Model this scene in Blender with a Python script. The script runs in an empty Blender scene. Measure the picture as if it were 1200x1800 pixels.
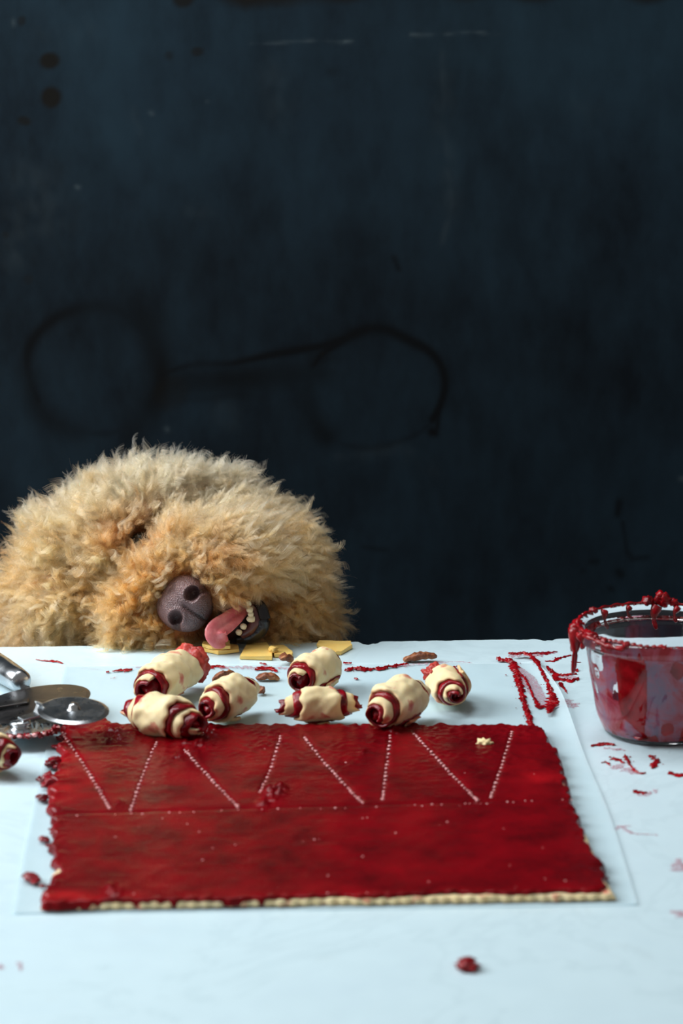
import bpy, bmesh, math, random
import numpy as np
from mathutils import Vector, Matrix, kdtree

# ------------------------------------------------------------------ camera, world, lights, exposure
F_PX, PITCH, CAM_H = 5000.0, math.radians(13.39), 0.6535      # 100 mm lens on a portrait full frame; table top is z = 0
sc = bpy.context.scene
COL = sc.collection
cam = bpy.data.cameras.new('camera'); cam_o = bpy.data.objects.new('camera', cam); COL.objects.link(cam_o)
cam_o.location = (0, 0, CAM_H); cam_o.rotation_euler = (math.pi/2 - PITCH, 0, 0)
cam.sensor_fit = 'VERTICAL'; cam.sensor_height = 36.0; cam.lens = F_PX * 36.0 / 1800.0
cam.dof.use_dof = True; cam.dof.focus_distance = 2.29; cam.dof.aperture_fstop = 7.1
cam.clip_start = .05; cam.clip_end = 50
sc.camera = cam_o
w = bpy.data.worlds.new('world'); sc.world = w; w.use_nodes = True
w.node_tree.nodes['Background'].inputs[0].default_value = (1.0, .96, .90, 1)
w.node_tree.nodes['Background'].inputs[1].default_value = .24
def area(name, loc, target, sx, sy, energy, color):
    l = bpy.data.lights.new(name, 'AREA'); l.shape = 'RECTANGLE'; l.size = sx; l.size_y = sy; l.energy = energy; l.color = color
    o = bpy.data.objects.new(name, l); COL.objects.link(o); o.location = loc
    o.rotation_euler = (Vector(target) - Vector(loc)).to_track_quat('-Z', 'Y').to_euler()
    return o
area('window_light', (-1.75, 2.15, 1.30), (0.05, 2.0, 0.0), 1.1, 1.3, 68, (.93, .975, 1.0))
area('skylight', (-.45, 2.45, 1.95), (-.05, 2.1, 0.0), .9, .7, 24, (.93, .975, 1.0))
sc.view_settings.view_transform = 'Standard'; sc.view_settings.look = 'None'
sc.view_settings.gamma = 1.0; sc.view_settings.use_curve_mapping = False
sc.view_settings.exposure = -0.10

R = random.Random(7)
rng = np.random.default_rng(11)
CT, ST = math.cos(PITCH), math.sin(PITCH)
def ray(px, py):
    a, b = (px-600)/F_PX, (900-py)/F_PX
    return Vector((a, CT + b*ST, -ST + b*CT))
def P(px, py, z=0.0):                       # a point of the place at height z, measured off the photograph
    d = ray(px, py); t = (z-CAM_H)/d.z
    return Vector((d.x*t, d.y*t, z))
def Q(px, py, Y):                           # the same on the upright plane y = Y
    d = ray(px, py); t = Y/d.y
    return Vector((d.x*t, Y, CAM_H + d.z*t))
def proj(v):                                # world (n,3) -> photo pixels
    v = np.asarray(v, float); y = v[:, 1]; z = v[:, 2]-CAM_H
    zc = y*CT - z*ST; u = y*ST + z*CT
    return 600 + F_PX*v[:, 0]/zc, 900 - F_PX*u/zc
class Noise:                                # smooth random field: sum of random waves
    def __init__(s, seed, n=24, dim=3):
        r = np.random.default_rng(seed)
        k = r.normal(size=(n, dim)); k /= np.linalg.norm(k, axis=1)[:, None]
        s.k = k * (2*np.pi*r.uniform(.6, 1.9, n))[:, None]; s.p = r.uniform(0, 6.283, n); s.n = n
    def __call__(s, v, scale=1.0):
        v = np.asarray(v, float)*scale
        return np.sin(v @ s.k.T + s.p).sum(-1) / math.sqrt(s.n/2)
N1, N2, N3 = Noise(1), Noise(2), Noise(3)

# ------------------------------------------------------------------ materials
def mat(name, base=(.8, .8, .8), rough=.5, **kw):
    m = bpy.data.materials.new(name); m.use_nodes = True
    b = m.node_tree.nodes['Principled BSDF']
    b.inputs['Base Color'].default_value = (*base, 1); b.inputs['Roughness'].default_value = rough
    for k, v in kw.items():
        b.inputs[k.replace('_', ' ')].default_value = v
    return m
def nodes(m): return m.node_tree.nodes, m.node_tree.links, m.node_tree.nodes['Principled BSDF']
def noise(m, scale, detail=4, rough=.6, vec=None, dist=0.0, stretch=None):
    N, L, b = nodes(m)
    n = N.new('ShaderNodeTexNoise'); n.inputs['Scale'].default_value = scale; n.inputs['Detail'].default_value = detail
    n.inputs['Roughness'].default_value = rough; n.inputs['Distortion'].default_value = dist
    tc = N.new('ShaderNodeTexCoord'); src = tc.outputs['Object']
    if stretch:
        mp = N.new('ShaderNodeMapping'); mp.inputs['Scale'].default_value = stretch; L.new(src, mp.inputs[0]); src = mp.outputs[0]
    L.new(src, n.inputs['Vector'])
    return n.outputs[0]
def ramp(m, fac, stops):
    N, L, b = nodes(m)
    r = N.new('ShaderNodeValToRGB')
    while len(r.color_ramp.elements) < len(stops): r.color_ramp.elements.new(.5)
    for e, (p, c) in zip(r.color_ramp.elements, stops):
        e.position = p; e.color = (*c, 1) if len(c) == 3 else c
    L.new(fac, r.inputs[0]); return r.outputs[0]
def mix(m, fac, a, bcol, blend='MIX'):
    N, L, b = nodes(m)
    x = N.new('ShaderNodeMix'); x.data_type = 'RGBA'; x.blend_type = blend
    for sock, v in ((x.inputs[0], fac), (x.inputs[6], a), (x.inputs[7], bcol)):
        if isinstance(v, (int, float)): sock.default_value = v
        elif isinstance(v, tuple): sock.default_value = (*v, 1)
        else: L.new(v, sock)
    return x.outputs[2]
def attr(m, name):
    a = nodes(m)[0].new('ShaderNodeAttribute'); a.attribute_name = name; return a
def bump(m, h, strength, dist=.001):
    N, L, b = nodes(m)
    x = N.new('ShaderNodeBump'); x.inputs['Strength'].default_value = strength; x.inputs['Distance'].default_value = dist
    L.new(h, x.inputs['Height']); L.new(x.outputs[0], b.inputs['Normal'])
def setc(m, sock, out): nodes(m)[1].new(out, nodes(m)[2].inputs[sock])

def m_wall():
    m = mat('slate_paint', rough=.7, Specular_IOR_Level=.12)
    n1 = noise(m, 3.2, 5, .62); n2 = noise(m, 15, 5, .7, stretch=(1, 1, .45))
    c = ramp(m, n1, [(.34, (.0026, .0052, .0085)), (.50, (.0066, .0150, .0235)), (.68, (.0128, .0305, .045))])
    c = mix(m, .40, c, ramp(m, n2, [(.36, (.0024, .0048, .0080)), (.62, (.0125, .029, .044))]))
    c = mix(m, ramp(m, noise(m, 1.15, 2, .5), [(.42, (0,)*3), (.62, (.26,)*3)]), c, (.0028, .0052, .0062))
    c = mix(m, attr(m, 'stain').outputs['Fac'], c, (.0015, .0024, .0034))
    c = mix(m, attr(m, 'chalk').outputs['Fac'], c, (.075, .10, .11))
    c = mix(m, attr(m, 'grime').outputs['Fac'], c, (.006, .0055, .0045))
    setc(m, 'Base Color', c)
    setc(m, 'Roughness', ramp(m, n2, [(.3, (.8,)*3), (.7, (.6,)*3)]))
    bump(m, noise(m, 140, 4, .7), .10, .0006)
    return m
def m_marble():
    m = mat('white_marble', rough=.33, Specular_IOR_Level=.45)
    n = noise(m, 5, 7, .62, dist=1.6)
    c = ramp(m, n, [(.36, (.595, .755, .82)), (.47, (.61, .77, .83)), (.5, (.57, .725, .785)), (.53, (.61, .77, .83)), (.7, (.59, .745, .815))])
    n2 = noise(m, 17, 5, .6, dist=.7)
    c = mix(m, ramp(m, n2, [(.63, (0, 0, 0)), (.75, (.28,)*3)]), c, (.56, .66, .69))
    setc(m, 'Base Color', c)
    setc(m, 'Roughness', ramp(m, noise(m, 40, 4), [(.3, (.27,)*3), (.7, (.42,)*3)]))
    bump(m, noise(m, 300, 3), .03, .0004)
    return m
def m_jam(name='jam', dark=(.115, .0008, .0035), light=(.42, .0025, .008), scale=55, rough=.22, bumpy=.5, bs=420, big=None):
    m = mat(name, rough=rough, Specular_IOR_Level=.22 if big else .40)
    b = nodes(m)[2]
    b.inputs['Subsurface Weight'].default_value = .15; b.inputs['Subsurface Radius'].default_value = (.006, .0008, .0008); b.inputs['Subsurface Scale'].default_value = 1.0
    c = ramp(m, noise(m, scale, 5, .65), [(.34, dark), (.68, light)])
    if big: c = mix(m, attr(m, 'thin').outputs['Fac'], c, (.36, .004, .008))
    setc(m, 'Base Color', c)
    bump(m, noise(m, bs, 4, .6, stretch=None), bumpy, .0009)
    return m
def m_film():
    m = mat('jam_film', (.55, .05, .11), .35)
    N, L, b = nodes(m)
    setc(m, 'Base Color', ramp(m, noise(m, 260, 4, .7), [(.35, (.62, .20, .29)), (.65, (.42, .015, .045))]))
    a = ramp(m, noise(m, 420, 4, .75, stretch=(1, 1.0, 1)), [(.36, (0,)*3), (.62, (.62,)*3)])
    L.new(a, b.inputs['Alpha'])
    return m
def m_dough():
    m = mat('raw_dough', rough=.55, Specular_IOR_Level=.3)
    b = nodes(m)[2]
    b.inputs['Subsurface Weight'].default_value = .25; b.inputs['Subsurface Radius'].default_value = (.008, .005, .002); b.inputs['Subsurface Scale'].default_value = .6
    c = ramp(m, noise(m, 60, 4), [(.3, (.80, .63, .34)), (.7, (.90, .755, .47))])
    st = ramp(m, noise(m, 58, 4, .5, dist=.3), [(.575, (0,)*3), (.615, (.5,)*3), (.68, (.9,)*3)])
    c = mix(m, st, c, (.60, .085, .07))
    ed = attr(m, 'edge').outputs['Fac']
    c = mix(m, ed, c, (.60, .22, .09))
    setc(m, 'Base Color', c); bump(m, noise(m, 260, 3), .18, .0006)
    return m
def m_paper():
    m = mat('parchment', (.75, .84, .86), .5, Specular_IOR_Level=.35)
    N, L, b = nodes(m)
    b.inputs['Alpha'].default_value = .62
    setc(m, 'Base Color', ramp(m, noise(m, 30, 3), [(.3, (.61, .77, .83)), (.7, (.65, .81, .86))]))
    bump(m, noise(m, 45, 4, .6), .25, .002)
    return m
def m_metal(name, base=(.50, .52, .54), rough=.24):
    m = mat(name, base, rough, Metallic=1.0)
    setc(m, 'Roughness', ramp(m, noise(m, 60, 4), [(.3, (rough*.8,)*3), (.7, (rough*1.35,)*3)]))
    return m
def m_glass():
    m = mat('clear_glass', (1, .975, .985), .02, IOR=1.47)
    nodes(m)[2].inputs['Transmission Weight'].default_value = 1.0
    return m
def m_fur(name='fur_hair'):
    m = bpy.data.materials.new(name); m.use_nodes = True
    N, L = m.node_tree.nodes, m.node_tree.links
    N.remove(N['Principled BSDF'])
    h = N.new('ShaderNodeBsdfHairPrincipled'); h.model = 'CHIANG'; h.parametrization = 'COLOR'
    h.inputs['Roughness'].default_value = .40; h.inputs['Radial Roughness'].default_value = .45
    h.inputs['IOR'].default_value = 1.45; h.inputs['Random Roughness'].default_value = .2
    a = N.new('ShaderNodeAttribute'); a.attribute_name = 'tint'
    L.new(a.outputs['Color'], h.inputs['Color'])
    L.new(h.outputs[0], N['Material Output'].inputs['Surface'])
    return m
def m_skin():
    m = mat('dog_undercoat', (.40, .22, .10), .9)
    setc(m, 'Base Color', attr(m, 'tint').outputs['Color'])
    return m
def m_nose():
    m = mat('nose_leather', rough=.42, Specular_IOR_Level=.8)
    c = ramp(m, noise(m, 90, 4), [(.3, (.095, .042, .045)), (.7, (.21, .105, .105))])
    c = mix(m, attr(m, 'nose_shade').outputs['Fac'], c, (.010, .006, .007))
    setc(m, 'Base Color', c)
    N, L, b = nodes(m)
    v = N.new('ShaderNodeTexVoronoi'); v.inputs['Scale'].default_value = 900
    tc = N.new('ShaderNodeTexCoord'); L.new(tc.outputs['Object'], v.inputs['Vector'])
    bump(m, v.outputs['Distance'], 1.0, .0006)
    return m

M = dict(wall=m_wall(), marble=m_marble(), jam=m_jam(), sheetjam=m_jam('spread_jam', (.085, .0005, .0022), (.21, .0010, .0045), 24, .26, .40, 360, True),
         film=m_film(), dough=m_dough(), paper=m_paper(), steel=m_metal('steel'), dark_steel=m_metal('dark_steel', (.13, .12, .12), .3),
         glass=m_glass(), fur=m_fur(), skin=m_skin(), nose=m_nose())
M['floor'] = mat('dark_floor', (.05, .042, .035), .6)
M['wood'] = mat('table_wood', (.10, .07, .045), .55)
setc(M['wood'], 'Base Color', ramp(M['wood'], noise(M['wood'], 8, 6, .6, stretch=(1, 1, .1)), [(.3, (.06, .04, .025)), (.7, (.14, .09, .055))]))
setc(M['floor'], 'Base Color', ramp(M['floor'], noise(M['floor'], 4, 6), [(.3, (.03, .026, .022)), (.7, (.07, .06, .05))]))
M['cheese'] = mat('yellow_cheese', (.90, .50, .085), .42); nodes(M['cheese'])[2].inputs['Subsurface Weight'].default_value = .2
nodes(M['cheese'])[2].inputs['Subsurface Radius'].default_value = (.004, .002, .0008)
setc(M['cheese'], 'Base Color', ramp(M['cheese'], noise(M['cheese'], 90, 4), [(.3, (.93, .60, .15)), (.7, (.97, .68, .22))])); bump(M['cheese'], noise(M['cheese'], 300, 4), .3, .0006)
M['nut'] = mat('pecan', (.2, .07, .03), .5)
setc(M['nut'], 'Base Color', ramp(M['nut'], noise(M['nut'], 160, 5), [(.3, (.075, .018, .009)), (.5, (.26, .075, .025)), (.7, (.50, .22, .08))])); bump(M['nut'], noise(M['nut'], 300, 4), .6, .001)
M['crumb'] = mat('shortbread_crumb', (.86, .68, .36), .6); bump(M['crumb'], noise(M['crumb'], 400, 3), .5, .0006)
M['tongue'] = mat('tongue', (.52, .085, .10), .30); nodes(M['tongue'])[2].inputs['Subsurface Weight'].default_value = .3
nodes(M['tongue'])[2].inputs['Subsurface Radius'].default_value = (.006, .002, .001)
setc(M['tongue'], 'Base Color', ramp(M['tongue'], noise(M['tongue'], 120, 4), [(.3, (.62, .10, .13)), (.7, (.80, .26, .26))])); bump(M['tongue'], noise(M['tongue'], 900, 3), .35, .0005)
M['lip'] = mat('black_lip', (.010, .008, .010), .22); bump(M['lip'], noise(M['lip'], 300, 3), .5, .0008)
M['gum'] = mat('gum', (.10, .030, .030), .25); bump(M['gum'], noise(M['gum'], 300, 3), .4, .0008)
M['tooth'] = mat('tooth', (.80, .68, .46), .3)
M['mouth'] = mat('mouth_shade', (.035, .010, .010), .4)
M['eye'] = mat('dark_eye', (.008, .005, .004), .06)
M['dried'] = mat('purple_residue', (.33, .13, .20), .35)
N_, L_, B_ = nodes(M['dried'])
setc(M['dried'], 'Base Color', ramp(M['dried'], noise(M['dried'], 50, 5, .6, dist=.8), [(.36, (.30, .20, .31)), (.46, (.44, .17, .26)), (.58, (.52, .08, .12)), (.68, (.42, .012, .022))]))
M['clot'] = m_jam('jam_clots', (.085, .001, .004), (.34, .003, .012), 90, .16, .7, 300)

# ------------------------------------------------------------------ helpers
def link(name, me, material=None, parent=None):
    o = bpy.data.objects.new(name, me); COL.objects.link(o)
    if material is not None: me.materials.append(material)
    if parent is not None: o.parent = parent
    return o
def mesh(name, verts, faces, material=None, parent=None, smooth=True):
    me = bpy.data.meshes.new(name)
    me.from_pydata([tuple(map(float, v)) for v in verts], [], faces); me.update()
    if smooth: me.polygons.foreach_set('use_smooth', [True]*len(me.polygons))
    return link(name, me, material, parent)
def bmobj(name, bm, material=None, parent=None, smooth=True):
    bmesh.ops.recalc_face_normals(bm, faces=bm.faces)
    me = bpy.data.meshes.new(name); bm.to_mesh(me); bm.free()
    if smooth: me.polygons.foreach_set('use_smooth', [True]*len(me.polygons))
    return link(name, me, material, parent)
def tag(o, label=None, cat=None, group=None, kind=None):
    if label: o['label'] = label
    if cat: o['category'] = cat
    if group: o['group'] = group
    if kind: o['kind'] = kind
    return o
def empty(name, loc, label, cat, group=None, rz=0.0):
    o = bpy.data.objects.new(name, None); COL.objects.link(o); o.location = loc; o.rotation_euler.z = rz; o.empty_display_size = .02
    return tag(o, label, cat, group)
def fattr(o, name, vals, typ='FLOAT'):
    a = o.data.attributes.new(name, typ, 'POINT')
    a.data.foreach_set('value' if typ == 'FLOAT' else 'color', np.asarray(vals, np.float32).ravel())
def grid_faces(nu, nv, off=0, flip=False, wrap=False):
    f = []
    for j in range(nv-1):
        for i in range(nu if wrap else nu-1):
            i2 = (i+1) % nu
            q = (off+j*nu+i, off+j*nu+i2, off+(j+1)*nu+i2, off+(j+1)*nu+i)
            f.append(q[::-1] if flip else q)
    return f
def lathe(profile, seg=96):
    v, n = [], len(profile)
    for (r, z) in profile:
        for k in range(seg):
            a = 2*math.pi*k/seg; v.append((r*math.cos(a), r*math.sin(a), z))
    return v, grid_faces(seg, n, wrap=True)
def tube_bm(bm, pts, rad, seg=10, flat=1.0, caps=True):
    pts = [Vector(p) for p in pts]; n = len(pts); rings = []; up = Vector((0, 0, 1))
    for i, p in enumerate(pts):
        t = (pts[min(i+1, n-1)] - pts[max(i-1, 0)]).normalized()
        s = t.cross(up);  s = s.normalized() if s.length > 1e-4 else Vector((1, 0, 0))
        u = s.cross(t).normalized(); r = rad[i] if hasattr(rad, '__len__') else rad
        rings.append([bm.verts.new(p + s*(r*math.cos(a)) + u*(r*flat*math.sin(a))) for a in [2*math.pi*k/seg for k in range(seg)]])
    for a, b in zip(rings, rings[1:]):
        for k in range(seg): bm.faces.new((a[k], a[(k+1) % seg], b[(k+1) % seg], b[k]))
    if caps: bm.faces.new(rings[0][::-1]); bm.faces.new(rings[-1])
def blob_bm(bm, c, r, sub=3, amp=.2, seed=0, fr=1.3):
    res = bmesh.ops.create_icosphere(bm, subdivisions=sub, radius=1.0)
    vs = res['verts']; co = np.array([v.co[:] for v in vs])
    d = 1 + amp*N1(co + seed*3.7, fr)*.5 + amp*.35*N2(co + seed, fr*2.6)*.5
    r = r if hasattr(r, '__len__') else (r, r, r)
    for v, k in zip(vs, d): v.co = Vector((v.co.x*r[0]*k, v.co.y*r[1]*k, v.co.z*r[2]*k)) + Vector(c)
    return vs
def resample(pts, n):
    pts = np.array(pts, float); d = np.r_[0, np.cumsum(np.linalg.norm(np.diff(pts, axis=0), axis=1))]
    t = np.linspace(0, d[-1], n)
    # Catmull-Rom through the points
    out = []
    for x in t:
        i = min(max(np.searchsorted(d, x) - 1, 0), len(pts)-2)
        u = (x-d[i])/max(d[i+1]-d[i], 1e-9)
        p0, p1, p2, p3 = pts[max(i-1, 0)], pts[i], pts[i+1], pts[min(i+2, len(pts)-1)]
        out.append(.5*((2*p1) + (-p0+p2)*u + (2*p0-5*p1+4*p2-p3)*u*u + (-p0+3*p1-3*p2+p3)*u**3))
    return np.array(out)
def seg_dist(x, y, pts):
    best = np.full(x.shape, 1e9)
    for (ax, ay), (bx, by) in zip(pts, pts[1:]):
        dx, dy = bx-ax, by-ay; t = np.clip(((x-ax)*dx+(y-ay)*dy)/(dx*dx+dy*dy+1e-9), 0, 1)
        best = np.minimum(best, np.hypot(x-ax-t*dx, y-ay-t*dy))
    return best

# ------------------------------------------------------------------ the setting
EL, ER = P(0, 1137), P(1000, 1122)                      # the table's back edge runs through these
edir = (ER-EL).normalized()
def edge_y(x): return EL.y + (x-EL.x)*edir.y/edir.x
YE = edge_y(-.14)
YW = YE + .50
FLOOR = -.75
xs = np.unique(np.r_[np.linspace(-1.8, -.36, 24), np.arange(-.36, .361, .0022), np.linspace(.36, 1.8, 24)])
zs = np.unique(np.r_[np.linspace(FLOOR, -.2, 12), np.arange(-.2, .62, .0022), np.linspace(.62, 2.0, 20)])
X, Z = np.meshgrid(xs, zs)
V = np.c_[X.ravel(), np.full(X.size, YW), Z.ravel()]
wall = mesh('wall_back', V, grid_faces(len(xs), len(zs), flip=False), M['wall'])
tag(wall, kind='structure')
px, py = proj(V)
wob = N1(V, 9)*4; wx, wy = px+wob, py+N2(V, 9)*4
g = lambda d, s: np.exp(-(d/s)**2)
stain = np.zeros(len(V)); chalk = np.zeros(len(V)); grime = np.zeros(len(V))
def ell(cx, cy, rx, ry, a0, a1, n=26):
    return [(cx+rx*math.cos(math.radians(a)), cy+ry*math.sin(math.radians(a))) for a in np.linspace(a0, a1, n)]
var = .6 + .25*N3(V, 7)
for pts, s, k in [
    (ell(165, 650, 118, 112, 150, 395), 13, .75), (ell(165, 650, 118, 112, 395, 455), 8, .5), (ell(150, 655, 105, 108, 95, 175), 24, .6), (ell(215, 655, 70, 105, -70, 70), 32, .75),
    (ell(660, 685, 122, 102, 205, 395), 9, .85), (ell(660, 685, 122, 102, 395, 500), 6, .30), (ell(610, 690, 70, 85, 120, 230), 26, .6),
    ([(285, 655), (340, 640), (400, 640), (480, 622), (560, 607), (600, 595)], 9, .8), ([(290, 670), (420, 668), (560, 660)], 30, .6), ([(250, 690), (330, 700), (470, 698)], 9, .35),
    ([(757, 765), (764, 766)], 7, 1.0), ([(782, 690), (768, 760)], 5, .7),
    ([(1088, 885), (1083, 905)], 8, .7), ([(1094, 920), (1103, 970), (1112, 985), (1138, 984)], 5, .7), ([(1040, 985), (1055, 984)], 5, .6), ([(1091, 1006), (1094, 1012)], 8, .6), ([(1020, 1003), (1026, 1001)], 6, .4), ([(1073, 1038), (1076, 1040)], 5, .5),
    ([(690, 450), (700, 475)], 6, .5), ([(640, 958), (680, 962)], 5, .35), ([(584, 126), (590, 127)], 9, .6)]:
    stain = np.maximum(stain, k*g(seg_dist(wx, wy, pts), s)*np.clip(var+.3, .4, 1.1))
inner = ((wx-165)/112)**2 + ((wy-650)/106)**2
for cx, cy, r, k in [(90, 108, 15, 1.0), (90, 169, 18, 1.0), (39, 211, 9, .8), (38, 31, 8, .6), (350, 85, 8, .7), (300, 92, 8, .5), (326, 4, 16, .9), (45, 483, 8, .4), (12, 416, 5, .5), (300, 690, 30, .3)]:
    grime = np.maximum(grime, k*np.clip(1.35 - (np.hypot((wx-cx), (wy-cy)*1.15)/r), 0, .5)*2)
grime = np.maximum(grime, .95*np.clip((np.interp(px, [340, 370, 430, 480, 1200], [-40, 2, 22, 8, 4]) + 8*N2(V, 12) - py)/16, 0, 1))
for pts, s, k in [
    ([(440, 72), (500, 72), (560, 72), (600, 76), (617, 76)], 2.4, .30), ([(606, 75), (618, 74)], 3.2, .45), ([(728, 59), (790, 64), (880, 59)], 2.6, .30),
    ([(785, 70), (784, 180), (783, 300), (790, 360), (772, 420)], 7, .09), ([(784, 140), (783, 300), (786, 360)], 22, .055), ([(18, 33), (19, 35)], 5, .55), ([(127, 326), (130, 328)], 4, .35),
    ([(264, 197), (268, 200)], 4, .25), ([(297, 747), (300, 749)], 4.5, .30), ([(363, 178), (366, 180)], 3, .25), ([(1192, 846), (1200, 848)], 5, .40),
    ([(60, 320), (75, 380)], 45, .075), ([(30, 400), (25, 440)], 28, .085), ([(390, 720), (400, 730)], 20, .06), ([(600, 800), (700, 790), (770, 830)], 10, .045), ([(480, 130), (490, 190)], 30, .05), ([(1010, 180), (1040, 200)], 25, .04),
    ([(232, 190), (245, 240)], 10, .05), ([(90, 60), (150, 60)], 28, .04), ([(330, 368), (360, 372)], 12, .05)]:
    chalk = np.maximum(chalk, k*g(seg_dist(wx, wy, pts), s)*np.clip(.75+.45*N1(V, 40), .1, 1.3))
fattr(wall, 'stain', np.clip(stain*1.3, 0, 1)); fattr(wall, 'chalk', np.clip(chalk, 0, 1)); fattr(wall, 'grime', np.clip(grime, 0, 1))
fl = mesh('floor', [(-1.8, -.6, FLOOR), (1.8, -.6, FLOOR), (1.8, YW, FLOOR), (-1.8, YW, FLOOR)], [(0, 1, 2, 3)], M['floor'], smooth=False)
tag(fl, kind='structure')

# the table
table = empty('kitchen_table', (0, 1.8, FLOOR), 'white marble topped kitchen table with chipped back edge and red jam smears', 'table')
bxs = np.arange(-.80, .95, .002)
chips = [(650, 16, .0075), (700, 10, .001), (960, 14, .005), (920, 12, .0015), (788, 8, .001), (742, 9, .001), (640, 6, .003)]
back = []
for x in bxs:
    y = edge_y(x); pxx = 600 + F_PX*x/(y*CT + CAM_H*ST)
    c = sum(dp*math.exp(-((pxx-cx)/wd)**4) for cx, wd, dp in chips)
    back.append((x, y - c*(1+.2*math.sin(x*900)) - .0004*(1+math.sin(x*310)*math.sin(x*97))))
fy = 1.22
outline = [(bxs[0]-.03, fy), (bxs[-1], fy)] + back[::-1] + [(bxs[0]-.03, back[0][1])]
bm = bmesh.new()
off = table.location
TH = .024
def loop(z, inset=0):
    cx = 0; cy = 1.75
    return [bm.verts.new((x*(1-inset) - off.x, (cy+(y-cy)*(1-inset)) - off.y, z - off.z)) for x, y in outline]
l0, l1, l2 = loop(0, .0012), loop(-.0010), loop(-TH)
bm.faces.new(l0)
for a, b in ((l0, l1), (l1, l2)):
    for i in range(len(a)): bm.faces.new((a[i], b[i], b[(i+1) % len(a)], a[(i+1) % len(a)]))
bm.faces.new(l2[::-1])
bmobj('marble_top', bm, M['marble'], table, smooth=False)
def box_bm(bm, c, s):
    r = bmesh.ops.create_cube(bm, size=1.0)
    for v in r['verts']: v.co = Vector((v.co.x*s[0]+c[0], v.co.y*s[1]+c[1], v.co.z*s[2]+c[2]))
for lx in (-.72, .85):
    for ly in (1.30, 2.16):
        bm = bmesh.new(); box_bm(bm, (lx, ly-off.y, (-FLOOR-TH)/2), (.06, .06, -FLOOR-TH)); bmobj('leg', bm, M['wood'], table, False)
for c, s in [((.065, 1.30-off.y, -FLOOR-TH-.045), (1.51, .03, .09)), ((.065, 2.16-off.y, -FLOOR-TH-.045), (1.51, .03, .09)), ((-.72, 1.73-off.y, -FLOOR-TH-.045), (.03, .80, .09)), ((.85, 1.73-off.y, -FLOOR-TH-.045), (.03, .80, .09))]:
    bm = bmesh.new(); box_bm(bm, c, s); bmobj('apron_rail', bm, M['wood'], table, False)

# parchment
def quad_grid(left, right, nu, nv):
    """left/right: photo outlines from the front to the back; returns table-plane grid"""
    L = resample([tuple(P(*p)[:2]) for p in left], nv); Rr = resample([tuple(P(*p)[:2]) for p in right], nv)
    t = np.linspace(0, 1, nu)[None, :, None]
    return L[:, None, :]*(1-t) + Rr[:, None, :]*t
G = quad_grid([(22, 1608), (45, 1480), (75, 1345), (113, 1172)], [(1120, 1592), (1072, 1440), (1030, 1340), (983, 1225), (940, 1166)], 150, 120)
nv, nu = G.shape[:2]
pts3 = np.c_[G.reshape(-1, 2), np.zeros(nu*nv)]
u = np.tile(np.linspace(0, 1, nu), nv); v = np.repeat(np.linspace(0, 1, nv), nu)
e = np.clip((u-.966)/.034, 0, 1)
z = .0006 + e**2*(.0012 + .0048*np.exp(-((v-.80)/.16)**2)) + np.clip((.03-u)/.03, 0, 1)**2*.0008
z = np.maximum(z + .00018*N1(pts3, 22)*np.clip(abs(v-.5)*4-.9, 0, 1), .0004)
pts3[:, 2] = z
paper = mesh('parchment_sheet', pts3, grid_faces(nu, nv), M['paper'])
tag(paper, 'thin white parchment paper lying under the red pastry sheet and rolled pastries', 'parchment paper')

# the jam-covered dough sheet
sheet = empty('pastry_sheet', P(570, 1440, .0016), 'flat rectangle of raw dough spread with red jam and scored with dotted cut lines', 'pastry dough')
so = np.array(sheet.location)
dl = [(67, 1604), (92, 1560), (108, 1500), (112, 1440), (118, 1400), (118, 1340), (128, 1296)]
dr = [(1080, 1586), (1050, 1520), (1010, 1440), (985, 1360), (950, 1288)]
nu, nv = 360, 230
def sheet_grid(left, right, jag, seed):
    G = quad_grid(left, right, nu, nv)
    V = np.c_[G.reshape(-1, 2), np.zeros(nu*nv)]
    u = np.tile(np.linspace(0, 1, nu), nv); v = np.repeat(np.linspace(0, 1, nv), nu)
    vv = np.c_[v*11, np.full_like(v, seed), 0*v]; uu = np.c_[u*14, 0*u, np.full_like(u, seed)]
    V[:, 0] += jag*(N1(vv, 1)*.6 + N2(vv, 2.7)*.5)*(np.clip(1-u/.06, 0, 1)*1.5 + np.clip((u-.96)/.04, 0, 1))
    V[:, 1] += jag*(N1(uu, 1)*.5+N3(uu, 2.5)*.5)*(np.clip((v-.96)/.04, 0, 1) + .35*np.clip(1-v/.03, 0, 1))
    return V, u, v
V, u, v = sheet_grid(dl, dr, .0012, 2.0)
ed = np.minimum(np.minimum(u, 1-u)*.38, np.minimum(v, 1-v)*.36)
h = .0036*np.clip(ed/.0025, 0, 1)**.5
scal = (1 + .10*np.sin(u*2*math.pi*46))*np.clip(1-v/.012, 0, 1)           # scalloped front edge
V[:, 1] -= .0011*(.5+.5*np.sin(u*2*math.pi*46))*np.clip(1-v/.02, 0, 1); V[:, 2] = h*(1-.12*(.5-.5*np.sin(u*2*math.pi*46))*np.clip(1-v/.02, 0, 1)) + .0002*N1(V, 60)*np.clip(ed/.002, 0, 1)
base = np.c_[V[:, 0], V[:, 1], np.zeros(len(V))]
dsh = mesh('dough', V-so*[1, 1, 0], grid_faces(nu, nv), M['dough'], sheet)
fattr(dsh, 'edge', np.zeros(len(V)))
jl = [(76, 1606), (88, 1560), (93, 1500), (93, 1440), (97, 1395), (104, 1340), (110, 1300), (114, 1288)]
jr = [(1058, 1585), (1068, 1566), (1042, 1514), (1018, 1455), (988, 1360), (950, 1289)]
V, u, v = sheet_grid(jl, jr, .0022, 5.0)
V[:, 1] += .0020*np.clip(1-v/.05, 0, 1)*np.clip((u-.02)/.1, 0, 1)*(1+.4*N2(np.c_[u*9, u*0, u*0], 1)) 
px, py = proj(V + [0, 0, .0045])
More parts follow.
